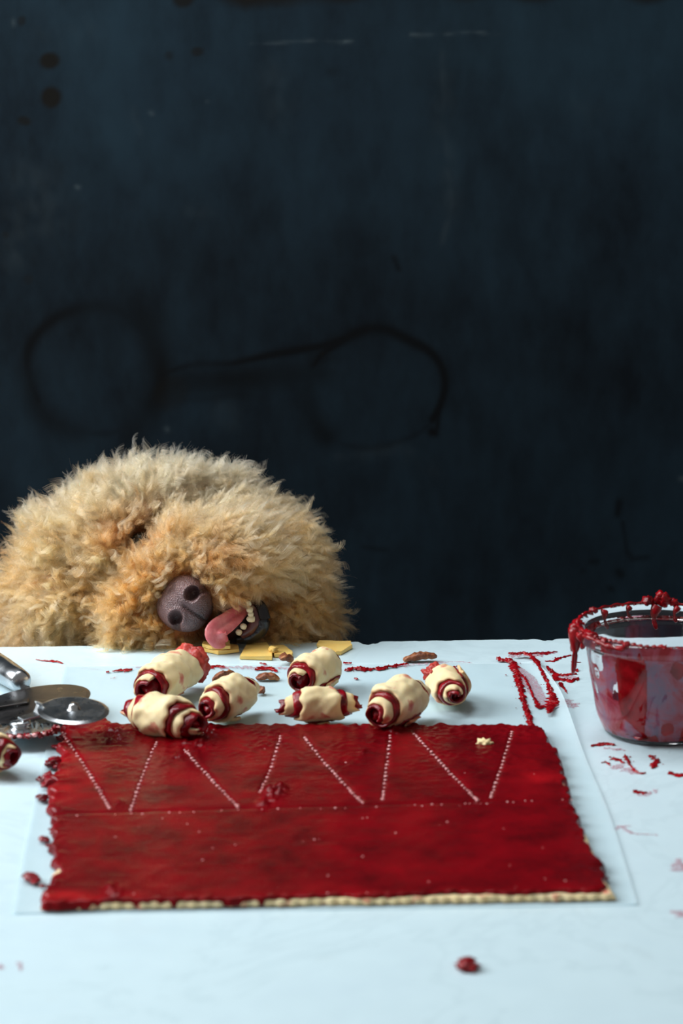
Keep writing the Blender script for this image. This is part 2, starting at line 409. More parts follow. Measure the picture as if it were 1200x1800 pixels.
# the strip of the sheet that reaches back under the small cutting wheel
back_bulge = np.clip((v-.86)/.14, 0, 1)**1.5*np.exp(-((px-152)/34)**4)
V[:, 1] += .030*back_bulge
px, py = proj(V + [0, 0, .0045])
CUTS = [[(110, 1292), (150, 1352), (193, 1425)], [(275, 1308), (250, 1370), (230, 1428)], [(325, 1322), (370, 1372), (418, 1422)], [(493, 1298), (478, 1350), (457, 1396)],
        [(535, 1300), (580, 1355), (637, 1415)], [(687, 1288), (680, 1350), (672, 1408)], [(728, 1293), (785, 1355), (838, 1410)], [(900, 1290), (882, 1350), (863, 1405)]]
HLINE = [(95, 1437), (230, 1434), (420, 1428), (640, 1422), (838, 1416), (1010, 1408)]
ed = np.minimum(np.minimum(u, 1-u)*.36, np.minimum(v, 1-v)*.34)
rid = .00012*N1(V, 45) + .00006*N2(V, 150) + .00022*N3(V*[.6, 1, 1], 190)*np.clip((v-.55)*3, 0, 1)*np.clip(.6+.6*N1(V, 18), 0, 1)
hj = .0056 + rid*(.6+.7*np.clip((v-.5)*2, 0, 1)) + .0004*np.clip(1-ed/.012, 0, 1)*N3(V, 90)
d = np.full(len(V), 1e9)
for c in CUTS: d = np.minimum(d, seg_dist(px, py, c))
dh = seg_dist(px, py, HLINE)
hj -= .0010*np.exp(-(d/3.4)**2) + .0006*np.exp(-(dh/2.6)**2)
for cx, cy, r, k in [(480, 1400, 17, .0026), (462, 1418, 10, .0018), (495, 1392, 9, .002), (210, 1418, 10, .001), (640, 1328, 9, .0013), (310, 1338, 9, .0012), (200, 1573, 16, .0016), (690, 1290, 14, .0022), (200, 1300, 30, .0012), (345, 1300, 34, .0024)]:
    hj += k*np.exp(-(np.hypot(px-cx, (py-cy)*1.5)/r)**2)*(1+.6*N2(V, 170))
V[:, 2] = np.clip(ed/.0016, 0, 1)**.5*hj + .0002
jam = mesh('jam_layer', V-so*[1, 1, 0], grid_faces(nu, nv), M['sheetjam'], sheet)
thin = np.clip(1-(px-118)/75, 0, 1)*np.clip((1430-py)/40, 0, 1)*.75 + .55*np.exp(-(np.hypot((px-935)/50, (py-1370)/30))**2) + .35*np.exp(-((py-1585)/14)**2) + .45*np.exp(-(np.hypot((px-130)/80, (py-1585)/14))**2)
fattr(jam, 'thin', np.clip(thin*(.8+.35*N2(V, 30)), 0, 1)*.9)
# dotted score lines: beads of pink dough pressed up through the jam, plus scattered glint beads
M['bead'] = mat('pink_dough_and_glint', (.88, .42, .42), .25); bump(M['bead'], noise(M['bead'], 300, 3), .3, .0005)
bm = bmesh.new()
def bead(pxx, pyy, r, zt=.0058):
    p = P(pxx, pyy, zt)
    blob_bm(bm, (p.x-so[0], p.y-so[1], zt-.0001), (r*R.uniform(.8, 1.2), r*R.uniform(.8, 1.3), r*.55), 1, .25, R.random()*9)
for ci, c in enumerate(CUTS):
    n = int(sum(math.dist(a, b) for a, b in zip(c, c[1:]))/5.6)
    for k, q in enumerate(resample(c, n)):
        bead(q[0]+R.uniform(-.8, .8), q[1]+R.uniform(-.6, .6), R.uniform(.0010, .0015))
        if ci in (0, 2, 4, 6) and R.random() < .55: bead(q[0]+R.uniform(-4, 4), q[1]+R.uniform(-2, 2), R.uniform(.0005, .0009))
for q in resample(HLINE, 66):
    if R.random() < .5: bead(q[0]+R.uniform(-4, 4), q[1]+R.uniform(-1.5, 1.5), R.uniform(.0005, .0010))
for k in range(46):  # small pink beads scattered in place of glints on the jam
    q = (R.uniform(110, 1010), R.uniform(1440, 1580)) if k < 34 else (R.uniform(120, 940), R.uniform(1300, 1425))
    bead(q[0], q[1], R.uniform(.0004, .0009), .0057)
tag(bmobj('score_glint_beads', bm, M['bead'], sheet), 'pink dotted score lines and scattered beads standing in for glints', kind='stuff')
bm = bmesh.new()                                            # loose clots of jam along the left and back edges
for (cx, cy, r, n) in [(100, 1316, .004, 5), (92, 1345, .0065, 9), (82, 1378, .007, 9), (76, 1405, .005, 7), (96, 1425, .004, 4), (78, 1478, .004, 5), (92, 1490, .003, 4), (57, 1550, .0055, 8), (48, 1546, .003, 3), (84, 1560, .003, 4), (96, 1462, .003, 3), (105, 1300, .004, 4), (128, 1275, .004, 4), (168, 1276, .004, 5), (186, 1285, .004, 4), (205, 1302, .005, 5), (350, 1299, .004, 4), (320, 1299, .005, 4), (945, 1288, .004, 3), (1060, 1548, .004, 3)]:
    for k in range(int(n*1.7)):
        p = P(cx+R.gauss(0, r*1150), cy+R.gauss(0, r*500), .0018)
        rr = r*R.uniform(.3, .6); blob_bm(bm, (p.x-so[0], p.y-so[1], rr*.75+.0003), (rr*1.2, rr*1.1, rr*.62), 2, .5, R.random()*9)
tag(bmobj('jam_clots', bm, M['clot'], sheet), 'dark ragged clots of jam along the edge', kind='stuff')

# ------------------------------------------------------------------ rolled pastries
def spiral_sheet(r0, turns, W, w_end, dt, jt, a0, seed, jam=False, squash=.93):
    pitch = dt+jt; ns, nt = int(96*turns), 23
    V = []
    for side in (1, -1):
        for i in range(ns):
            s = i/(ns-1); th = a0 + s*turns*2*math.pi; r = r0 + pitch*s*turns
            wdt = W + (w_end-W)*s
            hw = wdt/2
            for j in range(nt):
                t = -1+2*j/(nt-1); ext = 0
                e1 = math.sin(th*3.1+seed*2)*.0011 + math.sin(th*7.3+seed+t)*.0004 + .00055*math.sin(th*(r0*1.4+r)/.0034)
                if jam: e1 = 0; ext = .0054 + .0012*math.sin(th*2.3+seed*3) + .0003*math.sin(th*6+seed); ext *= min(1, .35 + s*turns*.9)
                x = t*(hw + e1 + ext)
                half = (jt*.5 if jam else dt*.5)
                rim = min(1, (1-abs(t))*4+.35) if not jam else min(1, (1-abs(t))*5+.55)
                end = min(1, (1-s)*12+.25)
                rr = r - (dt*.5+jt*.5 if jam else 0) + side*half*rim*(end if side > 0 else 1)*(1.9 if jam and abs(t) > .72 else 1)
                rr *= 1 - .13*(abs(x)/(W/2+.001))**2                       # ends droop inwards
                V.append((x, rr*math.cos(th), rr*math.sin(th)))
    F = grid_faces(nt, ns) + grid_faces(nt, ns, nt*ns, True)
    o2 = nt*ns
    for i in range(ns-1):
        a, b = i*nt, (i+1)*nt; F.append((a, b, o2+b, o2+a)); a += nt-1; b += nt-1; F.append((b, a, o2+a, o2+b))
    for j in range(nt-1):
        F.append((j+1, j, o2+j, o2+j+1)); a = (ns-1)*nt+j; F.append((a, a+1, o2+a+1, o2+a))
    V = np.array(V); n1 = N1(V+seed, 38); n2 = N2(V+seed, 90)
    V *= (1 + np.c_[0*n1, .045*n1+.02*n2, .045*n1+.02*n2])
    ed = np.zeros(len(V))
    if not jam:
        idx = np.arange(len(V)) % nt; s_ = (np.arange(len(V)) % (nt*ns))//nt
        ed = np.where((idx == 0) | (idx == nt-1) | (s_ >= ns-1), .42, 0.0)
    return V, F, ed
def pastry(pxx, pyy, dirx, diry, label, r0=.006, turns=2.0, W=.055, w_end=.022, a0=0.4, tilt=0.0, seed=1.0, size=1.0, bend=0.0, dt=.0034, jt=.0016):
    rout = (r0 + turns*(dt+jt) + dt*.5)*size
    c = P(pxx, pyy, rout*.93)
    root = empty('rolled_pastry', (c.x, c.y, .0007), label, 'pastry', 'rolled pastries behind the dough sheet', math.atan2(diry, dirx))
    out = []
    for jam_ in (False, True):
        V, F, ed = spiral_sheet(r0, turns, W, w_end, dt, jt, a0, seed, jam_)
        if jam_:                                             # jam packed into the hollow core
            cv, cf = [], []
            nr, nl = 16, 15
            for i in range(nl):
                t = -1+2*i/(nl-1); rr = (r0-dt*.35)*(math.sqrt(max(0, 1-abs(t)**10))*.98+.02)
                for k in range(nr):
                    a = 2*math.pi*k/nr; cv.append((t*(W*.47), rr*math.cos(a)*(1+.08*math.sin(3*a+i)), rr*math.sin(a)*(1+.08*math.sin(2*a+seed))))
            cf = grid_faces(nr, nl, len(V), wrap=True)
            cf += [tuple(len(V)+k for k in range(nr))[::-1], tuple(len(V)+(nl-1)*nr+k for k in range(nr))]
            V = np.r_[V, np.array(cv)+.0006*np.c_[N1(np.array(cv)+seed, 160), N2(np.array(cv), 160), N3(np.array(cv), 160)]]; F = F+cf; ed = np.zeros(len(V))
        V = V*size
        V[:, 1] += bend*V[:, 0]**2/.03
        V[:, 2] += tilt*V[:, 0]
        V[:, 2] = np.where(V[:, 2] < 0, V[:, 2]*.90, V[:, 2])
        V[:, 2] += rout*.93
        out.append((V, F, ed))
    lift = -min(out[0][0][:, 2].min(), 0)*.6
    for (V, F, ed), nm, mm in zip(out, ('dough', 'jam_filling'), ('dough', 'clot')):
        V[:, 2] += lift; fl_ = V[:, 2] < .0006; V[fl_, 2] = .0006 + (V[fl_, 2]-.0006)*.03
        o = mesh(nm, V, F, M[mm], root)
        if nm == 'dough': fattr(o, 'edge', ed)
    return root
RP = [
    pastry(296, 1194, -.40, -.92, 'largest rolled pastry, farthest left, red jam core poking from its rear end', r0=.0100, turns=1.6, W=.074, w_end=.034, a0=1.2, seed=1.3, size=1.06),
    pastry(289, 1262, .80, -.60, 'broad cream rolled pastry in front of the largest one, small core end at right', r0=.0062, turns=2.1, W=.068, w_end=.022, a0=3.4, seed=2.1, size=1.07),
    pastry(402, 1231, -.46, -.89, 'rolled pastry with glistening jam-filled open end, beside the largest pastry', r0=.0070, turns=2.0, W=.066, w_end=.014, a0=-1.2, seed=3.4, size=1.08),
    pastry(553, 1183, -.45, -.89, 'rolled pastry behind another one, nearest the cheese slices, with a wide dark jam band', r0=.0078, turns=1.8, W=.058, w_end=.020, a0=.9, seed=4.6, size=1.06),
    pastry(560, 1243, -.985, -.17, 'small rolled pastry lying sideways with three stepped rings and pink spots', r0=.0048, turns=2.2, W=.064, w_end=.013, a0=-2.4, seed=5.2, size=1.0),
    pastry(699, 1239, -.50, -.87, 'rolled pastry whose round jam-filled end touches the edge of the jam sheet', r0=.0076, turns=2.0, W=.066, w_end=.014, a0=-.6, seed=6.9, size=1.12),
    pastry(787, 1206, .17, -.985, 'rearmost right rolled pastry with a red smeared flank and small jam core', r0=.0048, turns=2.1, W=.060, w_end=.018, a0=.3, seed=7.7, size=1.03),
    pastry(-32, 1318, .8, -.55, 'red jam-stained rolled pastry cut off by the left frame edge below the cutter', r0=.0075, turns=1.8, W=.058, w_end=.030, a0=1.0, seed=8.2, size=1.02),
]
# cherry-red core that pokes out at the rear of the largest pastry
bm = bmesh.new(); q = RP[0]
blob_bm(bm, (-.036, .0, .021), (.010, .0165, .0155), 4, .18, 3, 1.6)
M['redcore'] = m_jam('jam_soaked_dough', (.34, .020, .016), (.62, .085, .060), 60, .35, .6, 300)
tag(bmobj('core', bm, M['redcore'], q), 'jam-soaked red core')
bm = bmesh.new(); q = RP[6]
blob_bm(bm, (-.019, -.0065, .0190), (.011, .0085, .0085), 4, .25, 5, 1.6); bmobj('jam_smear', bm, M['redcore'], q)

# ------------------------------------------------------------------ cheese, nuts, crumb
def slab(name, pts, th, z0, label, cat, group, m, bev=.0003):
    c = sum((P(*p, z0) for p in pts), Vector())/len(pts)
    bm = bmesh.new(); vs = [bm.verts.new((P(*p, z0)-c) + Vector((0, 0, 0))) for p in pts]
    f = bm.faces.new(vs); r = bmesh.ops.extrude_face_region(bm, geom=[f])
    for e in r['geom']:
        if isinstance(e, bmesh.types.BMVert): e.co.z += th*R.uniform(.85, 1.15)
    bmesh.ops.bevel(bm, geom=list(bm.edges), offset=bev, segments=2, affect='EDGES')
    bmesh.ops.triangulate(bm, faces=bm.faces); bmesh.ops.subdivide_edges(bm, edges=list(bm.edges), cuts=2, use_grid_fill=True)
    co = np.array([v.co[:] for v in bm.verts]); n = N1(co+c.x*7, 220)
    for v, k in zip(bm.verts, n): v.co += Vector((.00018*k, .00018*k, .00012*k))
    o = bmobj(name, bm, m); o.location = c
    o.data.polygons.foreach_set('use_smooth', [False]*len(o.data.polygons))
    return tag(o, label, cat, group)
CG = 'yellow cheese slices by the dog'
slab('cheese_slice', [(357, 1146), (383, 1151), (420, 1147), (418, 1138), (385, 1137), (358, 1139)], .0032, .0004, 'lowest cheese slice of the stack under the dog\'s tongue', 'cheese', CG, M['cheese'])
slab('cheese_slice', [(355, 1138), (372, 1142), (405, 1141), (404, 1132), (375, 1131), (357, 1133)], .0030, .0042, 'upper cheese slice of the stack, touched by the dog\'s tongue', 'cheese', CG, M['cheese'])
slab('cheese_slice', [(421, 1159), (478, 1161), (480, 1148), (468, 1137), (434, 1136)], .0034, .0004, 'wide trapezoid slice of yellow cheese', 'cheese', CG, M['cheese'])
slab('cheese_slice', [(482, 1156), (514, 1156), (514, 1150), (499, 1139), (476, 1140)], .0032, .0004, 'small square cheese slice beside the trapezoid one', 'cheese', CG, M['cheese'])
slab('cheese_slice', [(556, 1138), (590, 1152), (600, 1151), (619, 1140), (616, 1133), (560, 1132)], .0032, .0004, 'pointed cheese slice lying alone behind a rolled pastry', 'cheese', CG, M['cheese'])
def lump(name, pxx, pyy, r, label, cat, m, rz=0.0, amp=.3, seed=1.0, z0=0.0004, tilt=0.0, sub=3, group=None):
    bm = bmesh.new(); blob_bm(bm, (0, 0, 0), r, sub, amp, seed, 1.7)
    for v in bm.verts: v.co.z = max(v.co.z, -r[2]*.75)
    bmesh.ops.rotate(bm, verts=bm.verts, cent=(0, 0, 0), matrix=Matrix.Rotation(tilt, 3, 'Y'))
    mz = min(v.co.z for v in bm.verts)
    for v in bm.verts: v.co.z -= mz
    p = P(pxx, pyy, z0); o = bmobj(name, bm, m); o.location = p; o.rotation_euler.z = rz
    return tag(o, label, cat, group)
lump('cheese_crumb', 480, 1146, (.0036, .0034, .0026), 'small yellow cheese crumb resting on the square slice', 'crumb', M['cheese'], seed=3, z0=.0036, amp=.5)
def pecan(pxx, pyy, L_, Wd, Hh, rz, tilt, seed, label, z0=.0004):
    """a broken pecan: bent, ridged along its length, with a central groove"""
    nu_, nv_ = 26, 18; V = []
    for i in range(nu_):
        t = -1+2*i/(nu_-1); w_ = math.sqrt(max(0, 1-abs(t)**2.6))+.03
        for k in range(nv_):
            a = 2*math.pi*k/nv_; gr = 1 - .38*math.exp(-((a-math.pi/2)/.32)**2) + .10*math.cos(6*a+seed)
            V.append((t*L_/2, w_*Wd/2*math.cos(a)*gr, w_*Hh/2*math.sin(a)*gr + .0016*math.cos(t*2.0)))
    V = np.array(V); V += .00030*np.c_[N1(V+seed, 170), N2(V+seed, 170), N3(V+seed, 170)]
    ca, sa = math.cos(tilt), math.sin(tilt); V = np.c_[V[:, 0]*ca+V[:, 2]*sa, V[:, 1], -V[:, 0]*sa+V[:, 2]*ca]
    V[:, 2] -= V[:, 2].min()
    F = grid_faces(nv_, nu_, wrap=True, flip=True) + [tuple(range(nv_)), tuple((nu_-1)*nv_+k for k in range(nv_))[::-1]]
    o = mesh('pecan_piece', V, F, M['nut']); o.location = P(pxx, pyy, z0); o.rotation_euler.z = rz
    return tag(o, label, 'nut', 'broken pecan pieces')
pecan(503, 1167, .0150, .0085, .006, .9, .35, 1.0, 'light brown pecan piece leaning by the cheese and a rolled pastry')
pecan(470, 1197, .0190, .0085, .0055, 0.05, .0, 2.0, 'dark reddish pecan piece lying flat left of the rolled pastries with wide jam band')
pecan(738, 1163, .0290, .0080, .0065, .10, -.10, 3.0, 'long curved pecan piece behind the rearmost right pastry')
pecan(392, 1196, .0200, .0070, .005, .35, -.25, 4.0, 'pecan piece half hidden behind the glistening rolled pastry')
pecan(459, 1222, .0090, .0060, .0055, 1.2, .2, 5.0, 'tiny reddish pecan chip at the rear end of the glistening pastry')
lump('pastry_crumb', 852, 1312, (.0056, .0040, .0030), 'pale dough crumb sitting on the red jam sheet', 'crumb', M['crumb'], seed=6, z0=.0048, amp=.55)

# ------------------------------------------------------------------ jam smears on table and paper
def smear(pts, wpx, label, m='jam', th=.0009, rough_=.35, dots=0, group='red jam smears on the table', z0=.0003, name='jam_smear'):
    """pts: photo pixels along the streak; wpx: width in photo pixels at each point"""
    W3 = [P(*p) for p in pts]; L_ = sum((a-b).length for a, b in zip(W3, W3[1:]))
    n = max(10, int(L_/.0009)); c = resample([(p.x, p.y) for p in W3], n)
    t = np.linspace(0, 1, n); wid = np.interp(t, np.linspace(0, 1, len(wpx)), wpx)*.00046
    s = R.random()*50
    cen = c[n//2]; V = []; K = 7
    for i in range(n):
        d = c[min(i+1, n-1)]-c[max(i-1, 0)]; d = d/(np.linalg.norm(d)+1e-9); nn = np.array([-d[1], d[0]])
        q = np.array([[c[i][0], c[i][1], s]])
        wl = wid[i]*(1 + rough_*N1(q, 160)[0] + rough_*.7*N2(q, 420)[0]); wr = wid[i]*(1 + rough_*N3(q, 160)[0] + rough_*.7*N1(q+3, 420)[0])
        wl, wr = max(wl, .0001), max(wr, .0001)
        if i in (0, n-1): wl = wr = .00006
        # a width across the line of sight is foreshortened in depth: spread more where the normal points away
        st = 1 + 1.0*abs(nn[1])
        for k in range(K):
            f = -1+2*k/(K-1); o_ = (wl if f < 0 else wr)*f*.5*st
            hgt = th*(1-f*f)*(.75+.45*N2(np.array([[c[i][0]+k, c[i][1], s]]), 300)[0])*min(1, wid[i]/.0015)
            V.append((c[i][0]+nn[0]*o_-cen[0], c[i][1]+nn[1]*o_-cen[1], max(hgt, .00005)))
    F = grid_faces(K, n)
    for k in range(dots):
        i = R.randrange(n); a = R.uniform(0, 6.28); r = R.uniform(.0003, .0009)
        ox, oy = c[i][0]-cen[0]+math.cos(a)*wid[i]*R.uniform(.8, 2.2), c[i][1]-cen[1]+math.sin(a)*wid[i]*R.uniform(.8, 2.4)
        b = len(V); V.append((ox, oy, r*.7))
        for q in range(8): V.append((ox+r*math.cos(q*.785), oy+r*1.4*math.sin(q*.785), .0))
        F += [(b, b+1+q, b+1+(q+1) % 8) for q in range(8)]
    o = mesh(name, V, F, M[m]); o.location = (cen[0], cen[1], z0)
    return tag(o, label, 'jam smear', group)
PZ = .0013
smear([(62, 1160), (80, 1163), (95, 1163), (111, 1167)], [1, 3, 5, 1.5], 'short tapered jam streak on bare marble left of the parchment top')
smear([(140, 1175), (160, 1176), (178, 1178)], [1, 2, 1], 'faint thin pink dashes behind the small smooth wheel', 'film', .0003, .8, 5)
smear([(186, 1184), (192, 1184)], [4, 4], 'dark round jam speck at the left start of a dashed streak', z0=PZ)
smear([(197, 1183), (215, 1181), (233, 1180)], [2, 5, 4], 'long dark jam dash left of the largest pastry', z0=PZ, dots=2)
smear([(238, 1176), (262, 1174), (285, 1172)], [2, 2, 1], 'thin pink line running behind the largest pastry', 'film', .0004, .7, z0=PZ)
smear([(250, 1180), (268, 1180)], [4, 3], 'small dark dash touching the largest pastry', z0=PZ)
smear([(356, 1181), (368, 1176), (382, 1174), (396, 1176)], [3, 8, 7, 2], 'bright jam dab right of the largest pastry core', z0=PZ, dots=4)
smear([(385, 1176), (420, 1176), (455, 1176), (510, 1177)], [8, 7, 8, 3], 'pale rubbed pink streak linking two jam dabs behind the pastries', 'film', .0003, .5, 8, z0=PZ)
smear([(448, 1181), (462, 1177), (475, 1178), (488, 1184)], [3, 11, 8, 2], 'glossy jam dab behind the dark reddish pecan piece', z0=PZ, dots=5)
smear([(456, 1169), (468, 1171)], [3, 3], 'tiny jam fleck below the trapezoid cheese slice', z0=PZ)
smear([(603, 1168), (618, 1169)], [4, 3], 'short dark jam dash right of the pastry near the cheese', z0=PZ)
smear([(606, 1182), (622, 1178), (640, 1179), (662, 1179), (690, 1174), (718, 1170)], [5, 12, 8, 7, 4, 1], 'thick dark jam smear tapering toward the long pecan piece', z0=PZ, th=.0014, dots=3)
smear([(690, 1174), (740, 1170), (800, 1166), (830, 1168)], [6, 4, 3, 1], 'faint pink trail continuing the thick smear to the right', 'film', .0003, .5, 6, z0=PZ)
smear([(622, 1196), (629, 1197)], [4, 3], 'lone jam speck below the thick dark smear', z0=PZ)
smear([(796, 1176), (803, 1174)], [3, 2], 'tiny jam tick beside the rearmost right pastry', z0=PZ)
smear([(1003, 1164), (1021, 1165)], [2.5, 1.5], 'small jam drip landed right below the hanging drop')
smear([(1010, 1179), (1016, 1179)], [6, 6], 'round dark jam drop left of the glass bowl')
smear([(872, 1161), (885, 1164), (898, 1166), (906, 1180), (912, 1205), (919, 1232), (927, 1255), (933, 1285)], [6, 16, 13, 10, 9, 9, 9, 13], 'long thick vertical jam streak running down to the sheet corner', z0=PZ, th=.0015, rough_=.28, dots=22)
smear([(908, 1184), (920, 1192), (930, 1210), (938, 1230), (948, 1246), (956, 1244)], [3, 4, 4, 4, 6, 8], 'thin curved jam streak branching off inside the loop', z0=PZ, dots=4)
smear([(900, 1158), (924, 1157), (940, 1168), (952, 1188), (964, 1212), (972, 1236), (968, 1246), (964, 1262)], [4, 8, 6, 7, 7, 13, 17, 3], 'arched jam streak forming the outer side of the loop', z0=.0035, th=.0013, rough_=.28, dots=10)
smear([(893, 1150), (915, 1148), (930, 1150), (950, 1149), (980, 1146)], [3, 5, 6, 5, 1], 'rough dabbed jam band above the loop near the table edge', 'jam', .0008, .7, 12)
smear([(893, 1152), (930, 1153), (978, 1147)], [8, 10, 3], 'pink wash around the dabbed jam band', 'film', .0003, .5, 6)
smear([(900, 1172), (925, 1195), (945, 1225), (955, 1245)], [14, 26, 24, 16], 'translucent pink film filling the jam loop', 'film', .0002, .04, 0, z0=PZ)
smear([(957, 1163), (972, 1163), (980, 1158), (1004, 1152)], [2, 5, 4, 2], 'slanting thin jam streak below the bowl rim drip', 'jam', .0006, .5, 3)
smear([(960, 1172), (968, 1180), (978, 1187), (1000, 1187), (1013, 1185)], [2, 6, 10, 5, 2], 'upper prong of the forked jam smear left of the bowl', th=.0012)
smear([(972, 1192), (985, 1196), (1003, 1197), (1017, 1193)], [9, 10, 6, 4], 'lower prong of the forked jam smear left of the bowl', th=.0012, dots=3)
smear([(982, 1201), (990, 1210), (997, 1220)], [6, 4, 1], 'pointed jam tail below the forked smear')
smear([(972, 1190), (1000, 1191), (1012, 1190)], [14, 14, 8], 'translucent pink film between the smear prongs', 'film', .0002, .3)
smear([(985, 1232), (1000, 1236), (1008, 1246)], [16, 14, 8], 'very pale pink wiped patch beside the bowl foot', 'film', .0002, .5)
smear([(1038, 1313), (1055, 1309), (1068, 1309), (1080, 1311)], [2, 6, 6, 4], 'jam smear squeezed out at the front left foot of the bowl', th=.0012, dots=2)
smear([(1060, 1316), (1080, 1317), (1100, 1320)], [4, 4, 2], 'thin pink fringe below the bowl foot smear', 'film', .0003, .5, 3)
smear([(1077, 1333), (1088, 1337), (1095, 1342)], [5, 6, 3], 'left ragged piece of the curved smear in front of the bowl', 'jam', .0008, .6, 8)
smear([(1098, 1328), (1102, 1338), (1110, 1350), (1122, 1360), (1135, 1360)], [4, 6, 4, 4, 2], 'curved jam hook in front of the bowl', 'jam', .0010, .45, 7)
smear([(1082, 1345), (1105, 1354), (1125, 1362)], [14, 12, 5], 'pink film around the curved jam hook', 'film', .0002, .5)
smear([(1141, 1329), (1148, 1334), (1152, 1341), (1146, 1352)], [4, 9, 9, 3], 'small triangular jam dab in front of the bowl', 'jam', .0010, .4, 3)
smear([(1175, 1358), (1188, 1362), (1204, 1364)], [4, 8, 8], 'dark jam dash at the right border before the bowl')
smear([(1112, 1392), (1125, 1394), (1133, 1396)], [5, 9, 3], 'jam dab halfway between bowl and sheet corner', 'jam', .0007, .5, 3)
smear([(1122, 1400), (1140, 1395), (1154, 1389)], [8, 6, 4], 'pink tail beside the halfway jam dab', 'film', .0003, .5, 2)
smear([(1078, 1459), (1090, 1454), (1108, 1452)], [2, 6, 2], 'upper stroke of the faint arrow-like smear', 'film', .0003, .4, 2)
smear([(1096, 1456), (1110, 1465), (1130, 1467), (1156, 1468)], [4, 3, 2, 1], 'lower stroke of the faint arrow-like smear', 'film', .0003, .4, 2)
smear([(1056, 1342), (1064, 1341), (1073, 1347)], [1.5, 4, 1], 'tiny jam tick beside the parchment right edge')
smear([(1191, 1510), (1196, 1522), (1204, 1532)], [9, 18, 20], 'blurred pink smear at the right border beside the sheet', 'film', .0005, .3)
smear([(1178, 1603), (1190, 1606), (1204, 1611)], [3, 11, 12], 'blurred pink dash at the right border below the sheet corner', 'film', .0005, .3)
smear([(-6, 1697), (2, 1704)], [8, 6], 'faint pink stain cut by the left border in front', 'film', .0003, .3)
smear([(32, 1692), (36, 1700), (36, 1708)], [6, 5, 3], 'faint pink tick right of the stain at the front left', 'film', .0003, .3)
smear([(14, 1328), (24, 1330), (32, 1328)], [7, 7, 4], 'pale pink smudge below the fluted wheel', 'film', .0003, .4)
smear([(196, 1196), (206, 1192)], [2, 1], 'fine pink scratch of jam below the dashed streak', 'film', .0003, .4, 4, z0=PZ)
lump('jam_drop', 820, 1700, (.0058, .0075, .0028), 'lone dark red jam drop on the marble in front of the sheet', 'jam drop', M['jam'], amp=.55, seed=4)

# ------------------------------------------------------------------ cutters
def disc_obj(name, r, th, m, parent, seg=96, flute=0, rim=.0016):
    bm = bmesh.new(); prof = [(.0, th*.5), (r-rim*2, th*.5), (r, 0.0001), (r, -.0001), (r-rim*2, -th*.5), (0, -th*.5)]
    rings = []
    for rr, zz in prof[1:-1]:
        ring = []
        for k in range(seg):
            a = 2*math.pi*k/seg; f = 1.0; zo = 0.0
            if flute and rr > r*.80: zo = .0016*math.sin(a*flute)*(rr/r); f = 1 + .035*math.cos(a*flute*1)
            ring.append(bm.verts.new((rr*f*math.cos(a), rr*f*math.sin(a), zz+zo)))
        rings.append(ring)
    for a, b in zip(rings, rings[1:]):
        for k in range(seg): bm.faces.new((a[k], b[k], b[(k+1) % seg], a[(k+1) % seg]))
    bm.faces.new(rings[0]); bm.faces.new(rings[-1][::-1])
    return bmobj(name, bm, m, parent, smooth=False)
cut = empty('pastry_cutter', P(80, 1268), 'steel pastry cutter with a smooth wheel and a jam-clotted fluted wheel beside the sheet', 'pastry cutter')
co = cut.location
def rel(v): return Vector(v)-co
sm = disc_obj('smooth_wheel', .0262, .0026, M['steel'], cut); c1 = P(129, 1249, .0300); sm.location = rel(c1); sm.rotation_euler = (math.radians(5), math.radians(3), 0)
bm = bmesh.new(); v_, f_ = lathe([(.0001, .0052), (.0022, .0050), (.0036, .0036), (.0040, .0008), (.0052, .0006), (.0052, .0)], 28)
me_ = [bm.verts.new(x) for x in v_]; [bm.faces.new([me_[i] for i in f]) for f in f_]
hub = bmobj('rivet', bm, M['steel'], sm); hub.location = (0, 0, .0008)
fw = disc_obj('fluted_wheel', .0265, .0016, M['steel'], cut, seg=160, flute=16); c2 = P(38, 1284, .0085); fw.location = rel(c2); fw.rotation_euler = (math.radians(-6), math.radians(-1), 0)
bm = bmesh.new()
for k in range(30):
    a = -2.75+k*.135+R.uniform(-.05, .05)
    if math.sin(a) > .3: continue
    rr = R.uniform(.0013, .0027); rad = .0262*R.uniform(.90, 1.02)
    blob_bm(bm, (rad*math.cos(a), rad*math.sin(a), R.uniform(-.001, .0015)), (rr, rr, rr*.8), 2, .5, k*1.3)
for k in range(8):
    a = R.uniform(-.6, .3); rr = R.uniform(.0013, .0024); blob_bm(bm, (.0265*math.cos(a), .0265*math.sin(a), .001), rr, 2, .5, k)
tag(bmobj('jam_clots', bm, M['clot'], fw), 'clots of jam stuck round the fluted rim', kind='stuff')
bm = bmesh.new()
for k in range(16):
    a = -2.6+k*.26+R.uniform(-.08, .08)
    if math.sin(a) > .3: continue
    rr = R.uniform(.0011, .0019)
    blob_bm(bm, (.0268*math.cos(a), .0268*math.sin(a), .0012), (rr*1.2, rr, rr*.8), 2, .4, k*2.3)
tag(bmobj('pink_clots', bm, M['bead'], fw), 'pink dough bits stuck round the fluted rim', kind='stuff')
bm = bmesh.new(); v_, f_ = lathe([(.0001, .0075), (.0035, .0072), (.0075, .0062), (.0082, .0048), (.0082, .0040), (.0070, .0036), (.0070, .0016), (.0084, .0012), (.0084, -.0008)], 40)
me_ = [bm.verts.new(x) for x in v_]; [bm.faces.new([me_[i] for i in f]) for f in f_]
ax = bmobj('axle_nut', bm, M['steel'], fw); ax.location = (-.001, .003, 0)
